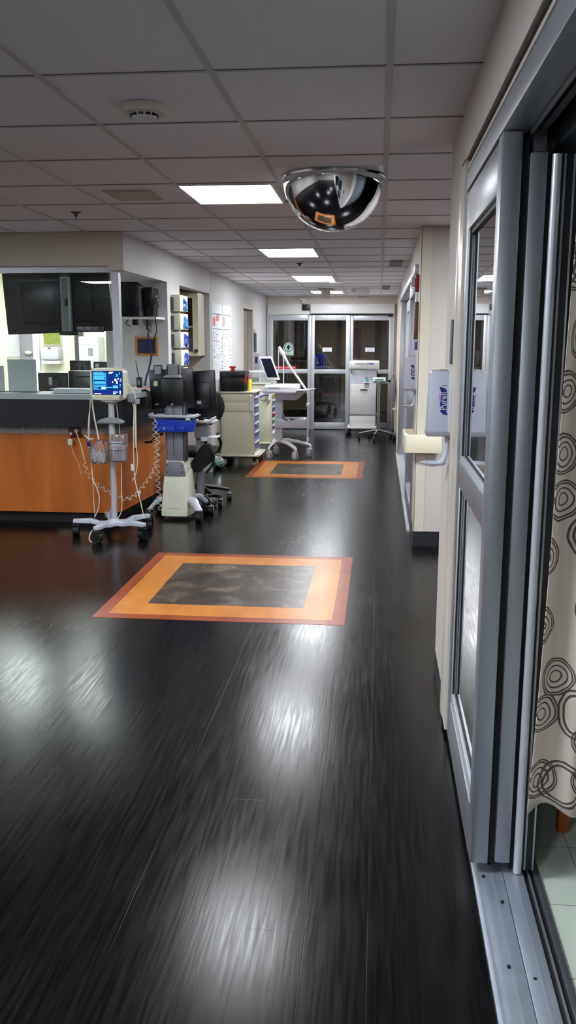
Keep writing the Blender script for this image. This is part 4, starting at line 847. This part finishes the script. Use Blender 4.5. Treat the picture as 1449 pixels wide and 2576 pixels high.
# ================================================================== CART WITH BLUE BIN
wx, wy = -1.80, 7.72
ct = thing('computer_cart', 'rolling computer cart with a blue bin and a cream tapered base', 'computer cart', (wx, wy, 0))
b = MB(); b.hexa([(wx-.128, wy-.07, .03), (wx+.122, wy-.07, .03), (wx+.165, wy+.22, .03), (wx-.128, wy+.22, .03)], [(wx-.105, wy-.01, .40), (wx+.098, wy-.01, .40), (wx+.13, wy+.17, .45), (wx-.10, wy+.17, .45)], bev=.022)
cv = b.build('base_cover', 'cream_plastic', ct)
MB().prism([(wx-.045, .113), (wx, .110), (wx+.045, .113), (wx, .107)], .002, 'y', wy-.063).build('cover_seam', 'vent_taupe', cv)
MB().hexa([(wx-.098, wy+.0, .40), (wx+.095, wy+.0, .40), (wx+.125, wy+.17, .40), (wx-.09, wy+.17, .40)], [(wx-.083, wy+.02, .535), (wx+.072, wy+.02, .535), (wx+.10, wy+.17, .545), (wx-.075, wy+.17, .545)], bev=.01).build('upper_shell', 'cream_plastic', ct)
pn = MB().prism([(wx-.098, .392), (wx+.098, .392), (wx+.082, .50), (wx+.06, .525), (wx-.062, .525), (wx-.080, .50)], .014, 'y', wy-.016, bev=.005).build('base_panel', 'grey_plastic', ct)
b = MB()
for x, z in ((-.068, .49), (.065, .49), (-.068, .43), (.065, .43)): b.cyl((wx+x, wy-.020, z), (wx+x, wy-.015, z), .008, n=14)
b.build('panel_screw', 'dark_grey_plastic', pn)
B('column', 'grey_plastic', ct, (wx-.075, wx-.015, wy+.02, wy+.14, .52, 1.02), (wx-.012, wx+.072, wy+.02, wy+.14, .52, 1.02), (wx-.09, wx-.078, wy+.03, wy+.13, .52, 1.0), bev=.005)
B('column_side', 'alu_dark', ct, (wx+.074, wx+.095, wy+.03, wy+.14, .52, 1.05), bev=.003)
for i, (x, y) in enumerate(((.235, -.12), (-.215, -.10), (.22, .30), (-.22, .30))):
    s = Vector((wx+(.06 if x > 0 else -.06), wy+.10, .14)); e = Vector((wx+x, wy+y, .105)); mid = s.lerp(e, .55)+Vector((0, 0, .055))
    MB().tube(smooth_path([s, mid, e, e+Vector((0, 0, -.02))], 6), .03, 10, rs=[.05]*4+[.04]*5+[.032]*5+[.026]*5, flat=.55).build('base_leg', 'cool_white', ct)
    caster(ct, wx+x, wy+y, .048, a=.3*i, top=.1, w=.05, hood='dark_grey_plastic')
# blue bin and tray rail
bn = MB(); bn.hexa([(wx-.155, wy-.08, .790), (wx+.185, wy-.08, .798), (wx+.185, wy+.05, .798), (wx-.155, wy+.05, .790)], [(wx-.165, wy-.09, .915), (wx+.188, wy-.09, .905), (wx+.188, wy+.08, .905), (wx-.165, wy+.08, .915)], bev=.006)
bn = bn.build('storage_bin', 'blue_plastic', ct)
b = MB()
for k, x in enumerate((-.10, -.015, .075)): b.box(wx+x-.035, wx+x+.035, wy-.091, wy-.085, .80, .845, bev=.003)
b.build('bin_pocket', 'blue_plastic', bn); B('bin_latch', 'letter_grey', bn, (wx-.072, wx-.058, wy-.094, wy-.09, .815, .84))
rl = [(wx-.205, wy+.05, .945), (wx-.205, wy-.06, .945), (wx-.18, wy-.105, .943), (wx-.10, wy-.12, .94), (wx+.10, wy-.12, .935), (wx+.19, wy-.10, .935), (wx+.205, wy-.05, .937), (wx+.20, wy+.06, .94)]
MB().tube(smooth_path(rl, 6), .012, 10).build('tray_rail', 'cool_white', ct)
B('tray', 'cool_white', ct, (wx-.20, wx+.20, wy-.10, wy+.22, .918, .932), bev=.004); B('tray_clip', 'white_plastic', ct, (wx+.13, wx+.17, wy-.12, wy-.09, .905, .93))
cp = B('computer_box', 'black_plastic', ct, (wx-.105, wx+.10, wy-.03, wy+.02, 1.025, 1.262), bev=.01); MB().cyl((wx-.005, wy-.034, 1.035), (wx-.005, wy-.028, 1.035), .010, n=14).build('box_button', 'letter_grey', cp)
nk = MB().box(wx-.065, wx+.065, wy+.02, wy+.06, 1.26, 1.385, bev=.01).build('pole_head', 'grey_plastic', ct); B('head_slot', 'black_rubber', nk, (wx-.056, wx-.048, wy+.017, wy+.021, 1.29, 1.37), (wx+.044, wx+.052, wy+.017, wy+.021, 1.29, 1.37))
MB().prism([(wx-.085, 1.265), (wx+.075, 1.265), (wx+.072, 1.282), (wx+.05, 1.293), (wx-.05, 1.293), (wx-.08, 1.28)], .06, 'y', wy-.02, bev=.006).build('pole_handle', 'vent_grey', ct)
X = Matrix.Translation((wx-.03, wy+.11, 1.165)) @ Matrix.Rotation(math.radians(-3), 4, 'Y') @ Matrix.Rotation(.08, 4, 'Z')
mo = MB(X).box(-.20, .19, -.02, .02, -.175, .175, bev=.008).build('monitor_back', 'tv_black', ct)
MB(X).box(-.155, -.075, -.032, .01, .15, .215, bev=.004).build('camera_bracket', 'black_plastic', mo); MB(X).box(-.145, -.088, -.037, -.032, .135, .205).build('bracket_card', 'letter_grey', mo)
MB(X).box(-.16, -.128, -.024, -.02, .03, .075).box(-.17, -.16, -.024, -.02, .045, .055).build('torn_sticker', 'paper_yellow', mo); MB(X).box(-.165, -.13, -.024, -.02, -.135, -.125).build('badge', 'letter_grey', mo)
tag(MB().tube(smooth_path([(wx-.10, wy+.0, .775), (wx-.16, wy-.02, .74), (wx-.21, wy-.01, .70), (wx-.27, wy+.02, .69)], 6), .011, 8).build('looped_cable', 'cord_black', None), 'dark red black cable sticking out left under the blue bin', 'cable')
# second cart behind
cx2, cy2, dz = -1.625, 8.10, .085
c2t = thing('computer_cart', 'second rolling computer cart farther back with a large tilted black monitor', 'computer cart', (cx2, cy2, 0))
X = Matrix.Translation((cx2-.005, cy2-.02, 1.10)) @ Matrix.Rotation(math.radians(-3), 4, 'Y')
mo = MB(X).box(-.148, .148, -.02, .02, -.215, .215, bev=.008).box(-.10, .10, -.035, -.02, -.14, .11, bev=.01).build('monitor_back', 'tv_black', c2t)
MB(X).box(-.03, .01, -.04, -.036, -.085, -.055).build('torn_sticker', 'paper_dim', mo)
MB().tube(smooth_path([(cx2-.10, cy2-.10, .86), (cx2+.02, cy2-.11, .857), (cx2+.08, cy2-.11, .86), (cx2+.115, cy2-.10, .88), (cx2+.15, cy2-.08, .897)], 6), .013, 10).build('tray_rail', 'white_plastic', c2t)
B('tray', 'white_plastic', c2t, (cx2-.10, cx2+.13, cy2-.09, cy2+.15, .84, .858), bev=.005)
MB().hexa([(cx2-.06, cy2-.04, .70), (cx2+.06, cy2-.04, .70), (cx2+.06, cy2+.06, .70), (cx2-.06, cy2+.06, .70)], [(cx2-.07, cy2-.05, .84), (cx2+.05, cy2-.05, .84), (cx2+.05, cy2+.08, .84), (cx2-.07, cy2+.08, .84)]).build('tray_support', 'grey_plastic', c2t)
B('column', 'grey_plastic', c2t, (cx2-.06, cx2+.0, cy2, cy2+.08, .10, .70), bev=.005)
B('monitor_arm', 'dark_grey_plastic', c2t, (cx2-.03, cx2+.02, cy2+.0, cy2+.04, .858, 1.0), bev=.004)
B('lower_tray', 'white_plastic', c2t, (cx2+.0, cx2+.155, cy2-.05, cy2+.12, .70, .711), (cx2-.0, cx2+.06, cy2-.07, cy2-.05, .675, .711), bev=.003)
for x, y in ((.10, -.12), (.12, .24), (-.14, .24)):
    MB().tube([(cx2, cy2+.04, .13), (cx2+x*.6, cy2+y*.6, .13), (cx2+x, cy2+y, .10)], .022, 8, flat=.6).build('base_leg', 'black_plastic', c2t); caster(c2t, cx2+x, cy2+y, .035, top=.1, w=.035, hood='grey_plastic')
bb = MB().prism([(cx2-.10, .40), (cx2-.01, .39), (cx2+.05, .44), (cx2+.115, .49), (cx2+.135, .58), (cx2+.10, .66), (cx2+.03, .655), (cx2-.03, .57), (cx2-.06, .47)], .10, 'y', cy2-.17, bev=.02).build('black_bag', 'black_fabric', None); tag(bb, 'black bag with a strap hanging on the second computer cart', 'bag')
tag(MB().tube(smooth_path([(cx2+.11, cy2-.18, .62), (cx2+.145, cy2-.185, .55), (cx2+.12, cy2-.185, .46), (cx2+.07, cy2-.185, .40)], 6), .011, 8).build('bag_strap', 'black_fabric', None), 'black strap loop dangling from the black bag', 'strap')
# office chair
ox, oy = -1.78, 8.66
oc = thing('office_chair', 'black swivel office chair behind the blue bin cart, star base on casters', 'chair', (ox, oy, 0))
for k in range(5):
    a = math.radians(-52+72*k); e = Vector((ox+.31*math.cos(a), oy+.31*math.sin(a), .10)); s = Vector((ox+.03*math.cos(a), oy+.03*math.sin(a), .15))
    MB().tube([s, s.lerp(e, .5)+Vector((0, 0, .005)), e], .022, 10, rs=[.026, .022, .016]).build('base_leg', 'black_plastic', oc); caster(oc, e.x, e.y, .028, a=a, top=.09, w=.04, hood='grey_plastic')
MB().cyl((ox, oy, .10), (ox, oy, .46), .025).build('gas_lift', 'black_plastic', oc)
MB().box(ox-.23, ox+.19, oy-.22, oy+.2, .46, .54, bev=.035, seg=4).build('seat', 'black_fabric', oc)
MB().sphere((ox+.05, oy+.20, .93), .19, 1.0, .18, 1.0, n=24).build('backrest', 'black_fabric', oc)
B('back_upright', 'black_plastic', oc, (ox+.0, ox+.05, oy+.22, oy+.24, .50, .85))
for s in (-1, 1):
    x = ox-.02+s*.24; MB().tube(smooth_path([(x, oy-.1, .50), (x+s*.03, oy-.1, .60), (x, oy-.12, .68), (x, oy+.1, .69)], 5), .016, 8, flat=.7).build('armrest', 'black_plastic', oc)
# ================================================================== CREAM SUPPLY CARTS
def supply_cart(x0, x1, y0, y1, z0, z1, lab, cols, name='supply_cart', side=True):
    t = thing(name, lab, 'supply cart', ((x0+x1)/2, (y0+y1)/2, 0), 'cream supply carts')
    B('cabinet_body', 'cream_metal', t, (x0, x1-.02, y0, y1, z0, z1-.02), (x1-.02, x1, y0, y0+.025, z0, z1-.02), (x1-.02, x1, y1-.025, y1, z0, z1-.02), (x1-.02, x1, y0, y1, z0, z0+.02), bev=.003)
    MB().box(x0-.015, x1+.02, y0-.02, y1+.02, z1-.022, z1, bev=.009).build('cart_top', 'cream_metal', t)
    B('side_panel', 'cream_metal', t, (x0+.03, x1-.07, y0-.006, y0, z1-.25, z1-.135), (x0+.03, x1-.07, y0-.006, y0, z1-.13, z1-.04), (x0+.02, x1-.03, y0-.004, y0, z0+.02, z1-.26), bev=.001)
    b = MB()
    for z in (z1-.254, z1-.1325, z1-.04): b.box(x0+.03, x1-.07, y0-.0065, y0-.002, z-.0015, z+.0015)
    b.build('panel_seam', 'vent_taupe', t)
    b = MB().tube([(x1-.035, y0-.01, z1-.04), (x1-.035, y0-.035, z1-.055), (x1-.035, y0-.035, z1-.24), (x1-.04, y0-.01, z1-.26)], .014, 8); b.build('push_handle', 'white_plastic', t)
    b = MB().tube([(x0+.012, y0-.01, z1-.04), (x0+.012, y0-.03, z1-.055), (x0+.012, y0-.03, z1-.24), (x0+.012, y0-.01, z1-.26)], .010, 8); b.build('side_handle', 'white_plastic', t)
    n = len(cols); zz = z0+.03; hts = [1.5 if i == 0 else 1. for i in range(n)]; H = (z1-.05-zz)/sum(hts)
    for i, c in enumerate(cols):
        h = H*hts[i]; d = MB().box(x1-.02, x1-.004, y0+.03, y1-.03, zz+.004, zz+h-.004, bev=.002).build('drawer', c, t)
        B('drawer_handle', 'white_plastic', d, (x1-.004, x1+.012, y0+.10, y1-.10, zz+h*.62, zz+h*.62+.015), bev=.003); zz += h
    bp = MB().tube(smooth_path([(x0-.02, y0-.02, z0-.01), (x0, y0-.045, z0-.01), (x1, y0-.045, z0-.01), (x1+.05, y0-.02, z0-.01), (x1+.065, y0+.04, z0-.01), (x1+.065, y1-.04, z0-.01), (x1+.05, y1+.02, z0-.01), (x1, y1+.04, z0-.01), (x0, y1+.04, z0-.01), (x0-.03, y1, z0-.01), (x0-.03, y0, z0-.01)], 5), .014, 8).build('bumper_rail', 'cream_metal', t)
    B('base_plate', 'cream_metal', t, (x0-.02, x1+.045, y0-.03, y1+.03, z0-.02, z0), bev=.004)
    for x, y in ((x0+.03, y0), (x1+.015, y0), (x0+.03, y1), (x1+.015, y1)): caster(t, x, y, .045, a=1.1, top=z0-.018, w=.03, m='door_beige', hood='cream_metal', fork='charcoal_base')
    return t
supply_cart(-2.0, -1.575, 11.22, 11.78, .14, .945, 'nearer cream supply cart with pale blue drawers and the black case on top', ['drawer_blue']*6)
supply_cart(-1.93, -1.51, 12.62, 13.1, .14, .99, 'farther cream supply cart with rainbow coloured drawers', ['white_plastic', 'vent_grey', 'green_plastic', 'red_plastic', 'steel_blue', 'vent_grey', 'yellow_plastic', 'door_beige'])
# black case
tc_ = thing('tool_case', 'black plastic case with red latches on the nearer supply cart', 'case', (-1.86, 11.4, .945))
MB().hexa([(-2.0, 11.24, .947), (-1.70, 11.24, .947), (-1.70, 11.55, .947), (-2.0, 11.55, .947)], [(-2.01, 11.23, 1.14), (-1.69, 11.23, 1.14), (-1.69, 11.56, 1.14), (-2.01, 11.56, 1.14)], bev=.008).build('case_body', 'black_plastic', tc_)
MB().box(-2.03, -1.68, 11.21, 11.57, 1.12, 1.20, bev=.015).build('case_lid', 'black_plastic', tc_); B('case_side', 'dark_grey_plastic', tc_, (-1.698, -1.69, 11.26, 11.52, .96, 1.09))
B('latch', 'red_plastic', tc_, (-1.70, -1.675, 11.22, 11.26, 1.05, 1.125), (-1.685, -1.672, 11.42, 11.5, 1.07, 1.15), bev=.004); MB().box(-1.90, -1.835, 11.33, 11.45, 1.20, 1.21).box(-1.885, -1.85, 11.34, 11.44, 1.21, 1.245, bev=.006).box(-1.905, -1.83, 11.345, 11.435, 1.235, 1.26, bev=.005).build('top_knob', 'red_plastic', tc_)
tag(B('yellow_folder', 'yellow_plastic', None, (-1.665, -1.645, 11.30, 11.55, .946, 1.09), bev=.003), 'yellow folder standing right of the black case', 'folder')
# things on the second cart
ab = thing('acrylic_box', 'clear white edged box with forms on the farther supply cart', 'box', (-1.72, 12.85, .99))
B('box_shell', 'clear_film', ab, (-1.92, -1.55, 12.70, 13.05, .992, 1.135), bev=.003); B('box_lid', 'white_plastic', ab, (-1.93, -1.53, 12.69, 13.06, 1.135, 1.15), (-1.90, -1.87, 12.695, 12.70, .992, 1.135)); B('box_post', 'alu_light', ab, (-1.70, -1.685, 12.688, 12.70, .96, 1.14)); B('folded_forms', 'bag_green', ab, (-1.86, -1.72, 12.75, 12.95, 1.0, 1.05)); B('form_stack', 'paper', ab, (-1.90, -1.86, 12.72, 12.9, 1.0, 1.09))
tag(MB().tube(smooth_path([(-1.70, 12.55, .76), (-1.66, 12.53, .80), (-1.60, 12.54, .82), (-1.55, 12.6, .82)]), .012, 8).build('blue_tube', 'purple', None), 'dark blue tube curving at the side of the farther supply cart', 'tube')
# plastic bag on the floor
pb = thing('plastic_bag', 'crumpled clear plastic bag with green contents on the floor before the supply cart', 'bag', (-2.0, 10.85, 0))
def crumple(c, r, sx, sy, sz, seed, amp):
    b = MB().sphere(c, r, sx, sy, sz, n=24); random.seed(seed)
    for v in b.bm.verts: v.co += Vector((random.uniform(-amp, amp), random.uniform(-amp, amp), random.uniform(-amp, amp)*.6)); v.co.z = max(v.co.z, .003)
    return b
crumple((-2.0, 10.85, .085), .10, 1.0, .9, .85, 3, .008).build('bag_film', 'clear_film', pb); crumple((-1.965, 10.86, .08), .072, 1, .9, .95, 5, .006).build('green_liner', 'bag_green', pb); crumple((-2.06, 10.86, .07), .05, 1, .9, 1, 6, .006).build('grey_contents', 'vent_grey', pb)
# ================================================================== ECG CART
ex, ey = -1.335, 12.0
ec = thing('ecg_cart', 'white rolling heart monitor cart with a tilted touch screen and hanging cables', 'medical cart', (ex, ey, 0))
B('column', 'cool_white', ec, (ex-.055, ex+.045, ey-.04, ey+.07, .22, .93), bev=.01)
for x, y, s in ((.235, -.22, 1), (.395, .22, 1), (-.115, -.20, -1), (-.08, .30, -1)):
    e = Vector((ex+x, ey+y, .14)); s0_ = Vector((ex, ey+.02, .235)); MB().tube(smooth_path([s0_, s0_.lerp(e, .45)+Vector((0, 0, .03)), e+Vector((0, 0, .02)), e+Vector((0, 0, -.04))], 6), .025, 10, rs=[.035]*6+[.028]*6+[.024]*7, flat=.7).build('base_leg', 'white_plastic', ec)
    caster(ec, e.x, e.y, .05, a=1.2, top=.11, w=.03, m='vent_grey', hood='white_plastic')
b = MB().prism([(ex-.055, .42), (ex+.25, .42), (ex+.37, .46), (ex+.36, .545), (ex+.26, .55), (ex+.14, .50), (ex+.05, .545), (ex-.055, .545)], .30, 'y', ey-.10, bev=.006); b.build('lower_basket', 'cool_white', ec)
B('basket_inside', 'vent_grey', ec, (ex+.05, ex+.33, ey-.07, ey+.17, .545, .55)); MB().cyl((ex+.06, ey-.02, .55), (ex+.06, ey-.02, .60), .014).build('small_bottle', 'steel', ec)
B('tray', 'cool_white', ec, (ex-.20, ex+.34, ey-.16, ey+.26, .885, .925), bev=.012); MB().hexa([(ex-.02, ey-.14, .80), (ex+.24, ey-.14, .80), (ex+.26, ey+.2, .80), (ex-.02, ey+.2, .80)], [(ex-.02, ey-.14, .885), (ex+.34, ey-.14, .885), (ex+.34, ey+.2, .885), (ex-.02, ey+.2, .885)]).build('drawer', 'vent_grey', ec)
MB().prism([(ey-.12, .925), (ey+.22, .925), (ey+.22, 1.0), (ey+.05, 1.01), (ey-.12, .975)], .46, 'x', ex-.19, bev=.008).build('device_body', 'white_plastic', ec); B('device_strip', 'vent_grey', ec, (ex-.14, ex+.02, ey-.124, ey-.119, .95, .965))
MB().hexa([(ex+.22, ey-.26, .925), (ex+.40, ey-.26, .935), (ex+.50, ey-.05, .945), (ex+.30, ey-.02, .925)], [(ex+.22, ey-.26, .937), (ex+.40, ey-.26, .947), (ex+.50, ey-.05, .957), (ex+.30, ey-.02, .937)], bev=.004).build('mouse_tray', 'white_plastic', ec)
X = Matrix.Translation((ex-.135, ey+.02, 1.215)) @ Matrix.Rotation(math.radians(23), 4, 'Y') @ Matrix.Rotation(math.radians(-20), 4, 'X')
X = Matrix.Translation((ex-.135, ey+.02, 1.215)) @ Matrix(((1, 0, -.40, 0), (0, 1, .3, 0), (.02, 0, 1, 0), (0, 0, 0, 1)))
sh = MB(X).box(-.088, .088, -.012, .012, -.155, .155, bev=.007).build('screen_housing', 'white_plastic', ec); MB(X).box(-.070, .068, -.0135, -.0115, -.120, .130).build('screen', 'screen_dark', sh)
MB().tube([(ex-.10, ey+.06, 1.0), (ex-.09, ey+.06, 1.06)], .035, 14, flat=.8).build('screen_stand', 'white_plastic', ec)
ah = MB().tube([(ex+.36, ey+.05, .93), (ex+.30, ey+.04, 1.02), (ex+.12, ey+.03, 1.27), (ex+.05, ey+.02, 1.40), (ex+.0, ey+.02, 1.46)], .014, 10, rs=[.016, .014, .016, .02, .018]).build('cable_arm', 'white_plastic', ec)
MB().cyl((ex+.05, ey+.015, 1.40), (ex+.01, ey+.015, 1.47), .028, .025).cyl((ex+.01, ey+.015, 1.47), (ex-.01, ey+.015, 1.50), .022, .020).build('arm_head', 'white_plastic', ec)
MB().tube(smooth_path([(ex+.055, ey, 1.41), (ex+.058, ey, 1.25), (ex+.058, ey, 1.02)]), .007).tube(smooth_path([(ex-.01, ey, 1.46), (ex-.012, ey, 1.3), (ex-.012, ey, 1.2), (ex-.04, ey, 1.12), (ex-.06, ey, 1.03)]), .006).build('hanging_lead', 'white_plastic', ec)
MB().tube(smooth_path([(ex+.37, ey+.04, .93), (ex+.385, ey+.04, .80), (ex+.385, ey+.04, .45), (ex+.385, ey+.04, .25)]), .010).build('power_lead', 'white_plastic', ec); B('lead_plug', 'white_plastic', ec, (ex+.365, ex+.41, ey+.02, ey+.06, .70, .75), (ex+.37, ex+.405, ey+.02, ey+.06, .22, .28), bev=.005)
# ================================================================== TALL WHITE MACHINE AND MAYO STAND
wm = thing('medical_machine', 'tall white cabinet machine on casters before the far sliding doors', 'medical machine', (-.25, 15.3, 0))
MB().box(-.485, -.035, 15.2, 15.65, .14, 1.10, bev=.012).build('machine_body', 'cool_white', wm); MB().box(-.497, .012, 15.15, 15.68, 1.10, 1.245, bev=.025, seg=3).build('machine_head', 'white_plastic', wm)
B('front_door', 'white_plastic', wm, (-.478, -.045, 15.19, 15.2, .345, .855), bev=.004); B('lower_panel', 'white_plastic', wm, (-.478, -.045, 15.193, 15.2, .15, .318), bev=.003); B('panel_gap', 'grey_plastic', wm, (-.478, -.045, 15.191, 15.2, .32, .343))
B('display_strip', 'grey_plastic', wm, (-.40, -.17, 15.147, 15.151, 1.19, 1.205)); B('display_window', 'purple', wm, (-.17, -.08, 15.147, 15.151, 1.187, 1.207)); B('control_keys', 'vent_taupe', wm, (-.31, -.26, 15.147, 15.151, 1.155, 1.175), (-.21, -.19, 15.147, 15.151, 1.155, 1.175))
B('latch', 'black_plastic', wm, (-.465, -.45, 15.19, 15.2, 1.04, 1.08), (-.035, -.02, 15.19, 15.2, 1.04, 1.08)); B('recess_handle', 'dark_grey_plastic', wm, (-.305, -.185, 15.175, 15.19, .75, .77))
B('machine_base', 'white_plastic', wm, (-.52, -.02, 15.12, 15.68, .10, .14), bev=.01)
for x, y in ((-.515, 15.13), (-.06, 15.13), (-.50, 15.6), (-.06, 15.6)): caster(wm, x, y, .05, a=.6, top=.12, w=.035, hood='grey_plastic')
ms = thing('instrument_stand', 'steel instrument stand with a flat tray and star base before the white machine', 'instrument stand', (0, 14.5, 0))
MB().box(-.245, .225, 14.3, 14.65, .912, .925, bev=.003).build('tray_top', 'steel', ms); MB().cyl((.02, 14.5, .15), (.02, 14.5, .912), .011).cyl((.0, 14.53, .13), (.0, 14.53, .90), .018).build('pole', 'steel', ms)
for k in range(5):
    a = math.radians(-100+72*k); e = Vector((.0+.30*math.cos(a), 14.5+.30*math.sin(a), .10)); MB().tube([(0, 14.5, .15), e], .013, 8, rs=[.02, .012]).build('base_leg', 'steel', ms); caster(ms, e.x, e.y, .028, a=a, top=.095, w=.025)
cd_ = thing('drink_can', 'pale cyan can standing on the steel instrument stand', 'canister', (-.19, 14.42, .925)); MB().cyl((-.19, 14.42, .926), (-.19, 14.42, 1.01), .022, n=20).build('can_body', 'cyan_can', cd_); MB().cyl((-.19, 14.42, 1.01), (-.19, 14.42, 1.016), .018, n=20).build('can_lid', 'steel', cd_)
dv = thing('small_device', 'small white device with a dark display on the instrument stand', 'device', (.01, 14.42, .925)); MB().prism([(14.34, .942), (14.54, .942), (14.54, 1.0), (14.40, .99)], .20, 'x', -.085, bev=.005).build('device_body', 'sign_teal', dv); B('device_display', 'dark_grey_plastic', dv, (-.065, .08, 14.352, 14.37, .965, .975)); B('device_foot', 'black_plastic', dv, (-.085, -.02, 14.36, 14.5, .926, .942), (.02, .11, 14.36, 14.5, .926, .942))
tag(B('paper_slip', 'paper', None, (-.235, -.215, 14.32, 14.5, .926, .95), (-.215, -.10, 14.5, 14.6, .926, .935)), 'white papers at the left end of the instrument stand', 'paper')
tag(B('black_pouch', 'black_plastic', None, (.15, .20, 14.4, 14.5, .926, .965), bev=.01), 'small black object at the right end of the instrument stand', 'pouch')
tag(B('under_tray_box', 'vent_taupe', None, (-.225, -.15, 14.33, 14.45, .835, .911), bev=.012), 'grey brown box fixed under the instrument stand tray', 'box')
cord('looped_cable', 'thin dark cord looping right of the instrument stand to the wall', [(.20, 14.55, .95), (.235, 14.6, 1.03), (.265, 14.6, .97), (.275, 14.6, .85), (.27, 14.6, .6), (.24, 14.62, .5), (.235, 14.65, .35), (.25, 14.65, .26)], .004, 'cord_black')
pp = thing('wall_conduit', 'cream vertical pipe on the right wall before the far doors', 'pipe', (.28, 14.6, .0)); MB().tube([(.283, 14.62, .04), (.283, 14.62, 1.0)], .012, 8).build('pipe_run', 'trim_cream', pp); B('pipe_box', 'white_plastic', pp, (.235, .295, 14.58, 14.66, .47, .50)); B('pipe_foot', 'trim_cream', pp, (.27, .299, 14.6, 14.64, .0, .04))
# ================================================================== CURTAINED ROOM
cu = thing('privacy_curtain', 'beige curtain with brown ring pattern hanging inside the right doorway', 'curtain', (.75, 2.55, .2))
def cloth(name, m, za, zb, bulge=1.):
    bm = bmesh.new(); uvl = bm.loops.layers.uv.new('cloth'); n, k = 150, 40; V = []; S = [0]
    def base(t): return (.499+1.05*t, 2.425+.34*t+.05*math.sin(2*PI*(t*7.2))*min(1, .3+t*4))
    for i in range(1, n+1):
        a, c = base((i-1)/n), base(i/n); S.append(S[-1]+math.hypot(a[0]-c[0], a[1]-c[1]))
    for j in range(k+1):
        z = za+(zb-za)*j/k; row = []
        for i in range(n+1):
            x, y = base(i/n); g = (1-(z-.14)/2)*.014
            row.append(bm.verts.new((x+g*math.sin(z*1.7+i*.05)-.027*(1.9-z)*(1-i/n), y+g*math.sin(z*1.1+i*.11), z+(.018*math.sin(i*.21) if j == 0 else 0))))
        V.append(row)
    for j in range(k):
        for i in range(n):
            f = bm.faces.new((V[j][i], V[j][i+1], V[j+1][i+1], V[j+1][i])); f.smooth = True
            for lp, (ii, jj) in zip(f.loops, ((i, j), (i+1, j), (i+1, j+1), (i, j+1))): lp[uvl].uv = (S[ii], za+(zb-za)*jj/k)
    bmesh.ops.translate(bm, vec=-cu.location, verts=bm.verts)
    me = bpy.data.meshes.new(name); bm.to_mesh(me); bm.free(); me.materials.append(MT[m]); o = bpy.data.objects.new(name, me); C.objects.link(o); o.parent = cu
    s = o.modifiers.new('thickness', 'SOLIDIFY'); s.thickness = .0025; return o
cloth('curtain_cloth', 'curtain_cloth', .235, 1.905); cloth('curtain_band', 'paper_dim', 1.905, 1.955)
glassmat('net', (.4, .55, .5), .1, .5, .35, (.3, .55, .5)); cloth('curtain_mesh', 'net', 1.955, 2.28)
MB().box(.53, 1.65, 2.62, 2.65, 2.28, 2.31).build('curtain_track', 'alu_dark', cu)
ch = thing('wooden_chair', 'orange wood chair whose leg shows under the curtain hem', 'chair', (.9, 2.95, 0))
for x, y in ((.635, 2.76), (1.05, 2.80), (.70, 3.2), (1.06, 3.2)): MB().hexa([(x-.016, y-.016, 0), (x+.02, y-.016, 0), (x+.02, y+.02, 0), (x-.016, y+.02, 0)], [(x-.01, y-.02, .42), (x+.035, y-.02, .42), (x+.035, y+.025, .42), (x-.01, y+.025, .42)], bev=.004).build('leg', 'orange_wood', ch)
MB().box(.62, 1.1, 2.74, 3.24, .42, .48, bev=.02).build('seat', 'teal_linen', ch); MB().box(.66, 1.08, 3.2, 3.24, .48, .95, bev=.01).build('backrest', 'teal_linen', ch)
bd = MB().box(1.25, 2.2, 2.2, 3.7, .35, .75, bev=.06).build('hospital_bed', 'teal_linen', None); bpy.data.objects.remove(bd)
tag(MB().box(.56, .86, 3.30, 3.8, .002, .30, bev=.05, seg=4).build('linen_bag', 'teal_linen', None), 'pale green linen bundle on the room floor behind the curtain', 'linen bundle')
# ================================================================== CAMERA
def camera():
    yaw, pitch, roll, F = 0.100781541, 0.192820904, 0.00162859570, 2225.34653
    f = Vector((-math.sin(yaw)*math.cos(pitch), math.cos(yaw)*math.cos(pitch), -math.sin(pitch)))
    r = Vector((math.cos(yaw), math.sin(yaw), 0)); u = r.cross(f)
    r2 = r*math.cos(roll)+u*math.sin(roll); u2 = -r*math.sin(roll)+u*math.cos(roll)
    cd = bpy.data.cameras.new('camera'); cd.sensor_fit = 'HORIZONTAL'; cd.sensor_width = 36; cd.lens = F/1449*36; cd.clip_start = .05
    co = bpy.data.objects.new('camera', cd); C.objects.link(co)
    M = Matrix((r2, u2, -f)).transposed().to_4x4(); M.translation = (0, 0, 1.6); co.matrix_world = M
    bpy.context.scene.camera = co
camera()
S = bpy.context.scene
w = bpy.data.worlds.new('world'); S.world = w; w.use_nodes = True
w.node_tree.nodes['Background'].inputs[0].default_value = (.5, .55, .65, 1); w.node_tree.nodes['Background'].inputs[1].default_value = .02
S.view_settings.view_transform = 'Standard'; S.view_settings.look = 'None'; S.view_settings.gamma = 1; S.view_settings.use_curve_mapping = False
S.view_settings.exposure = 1.45
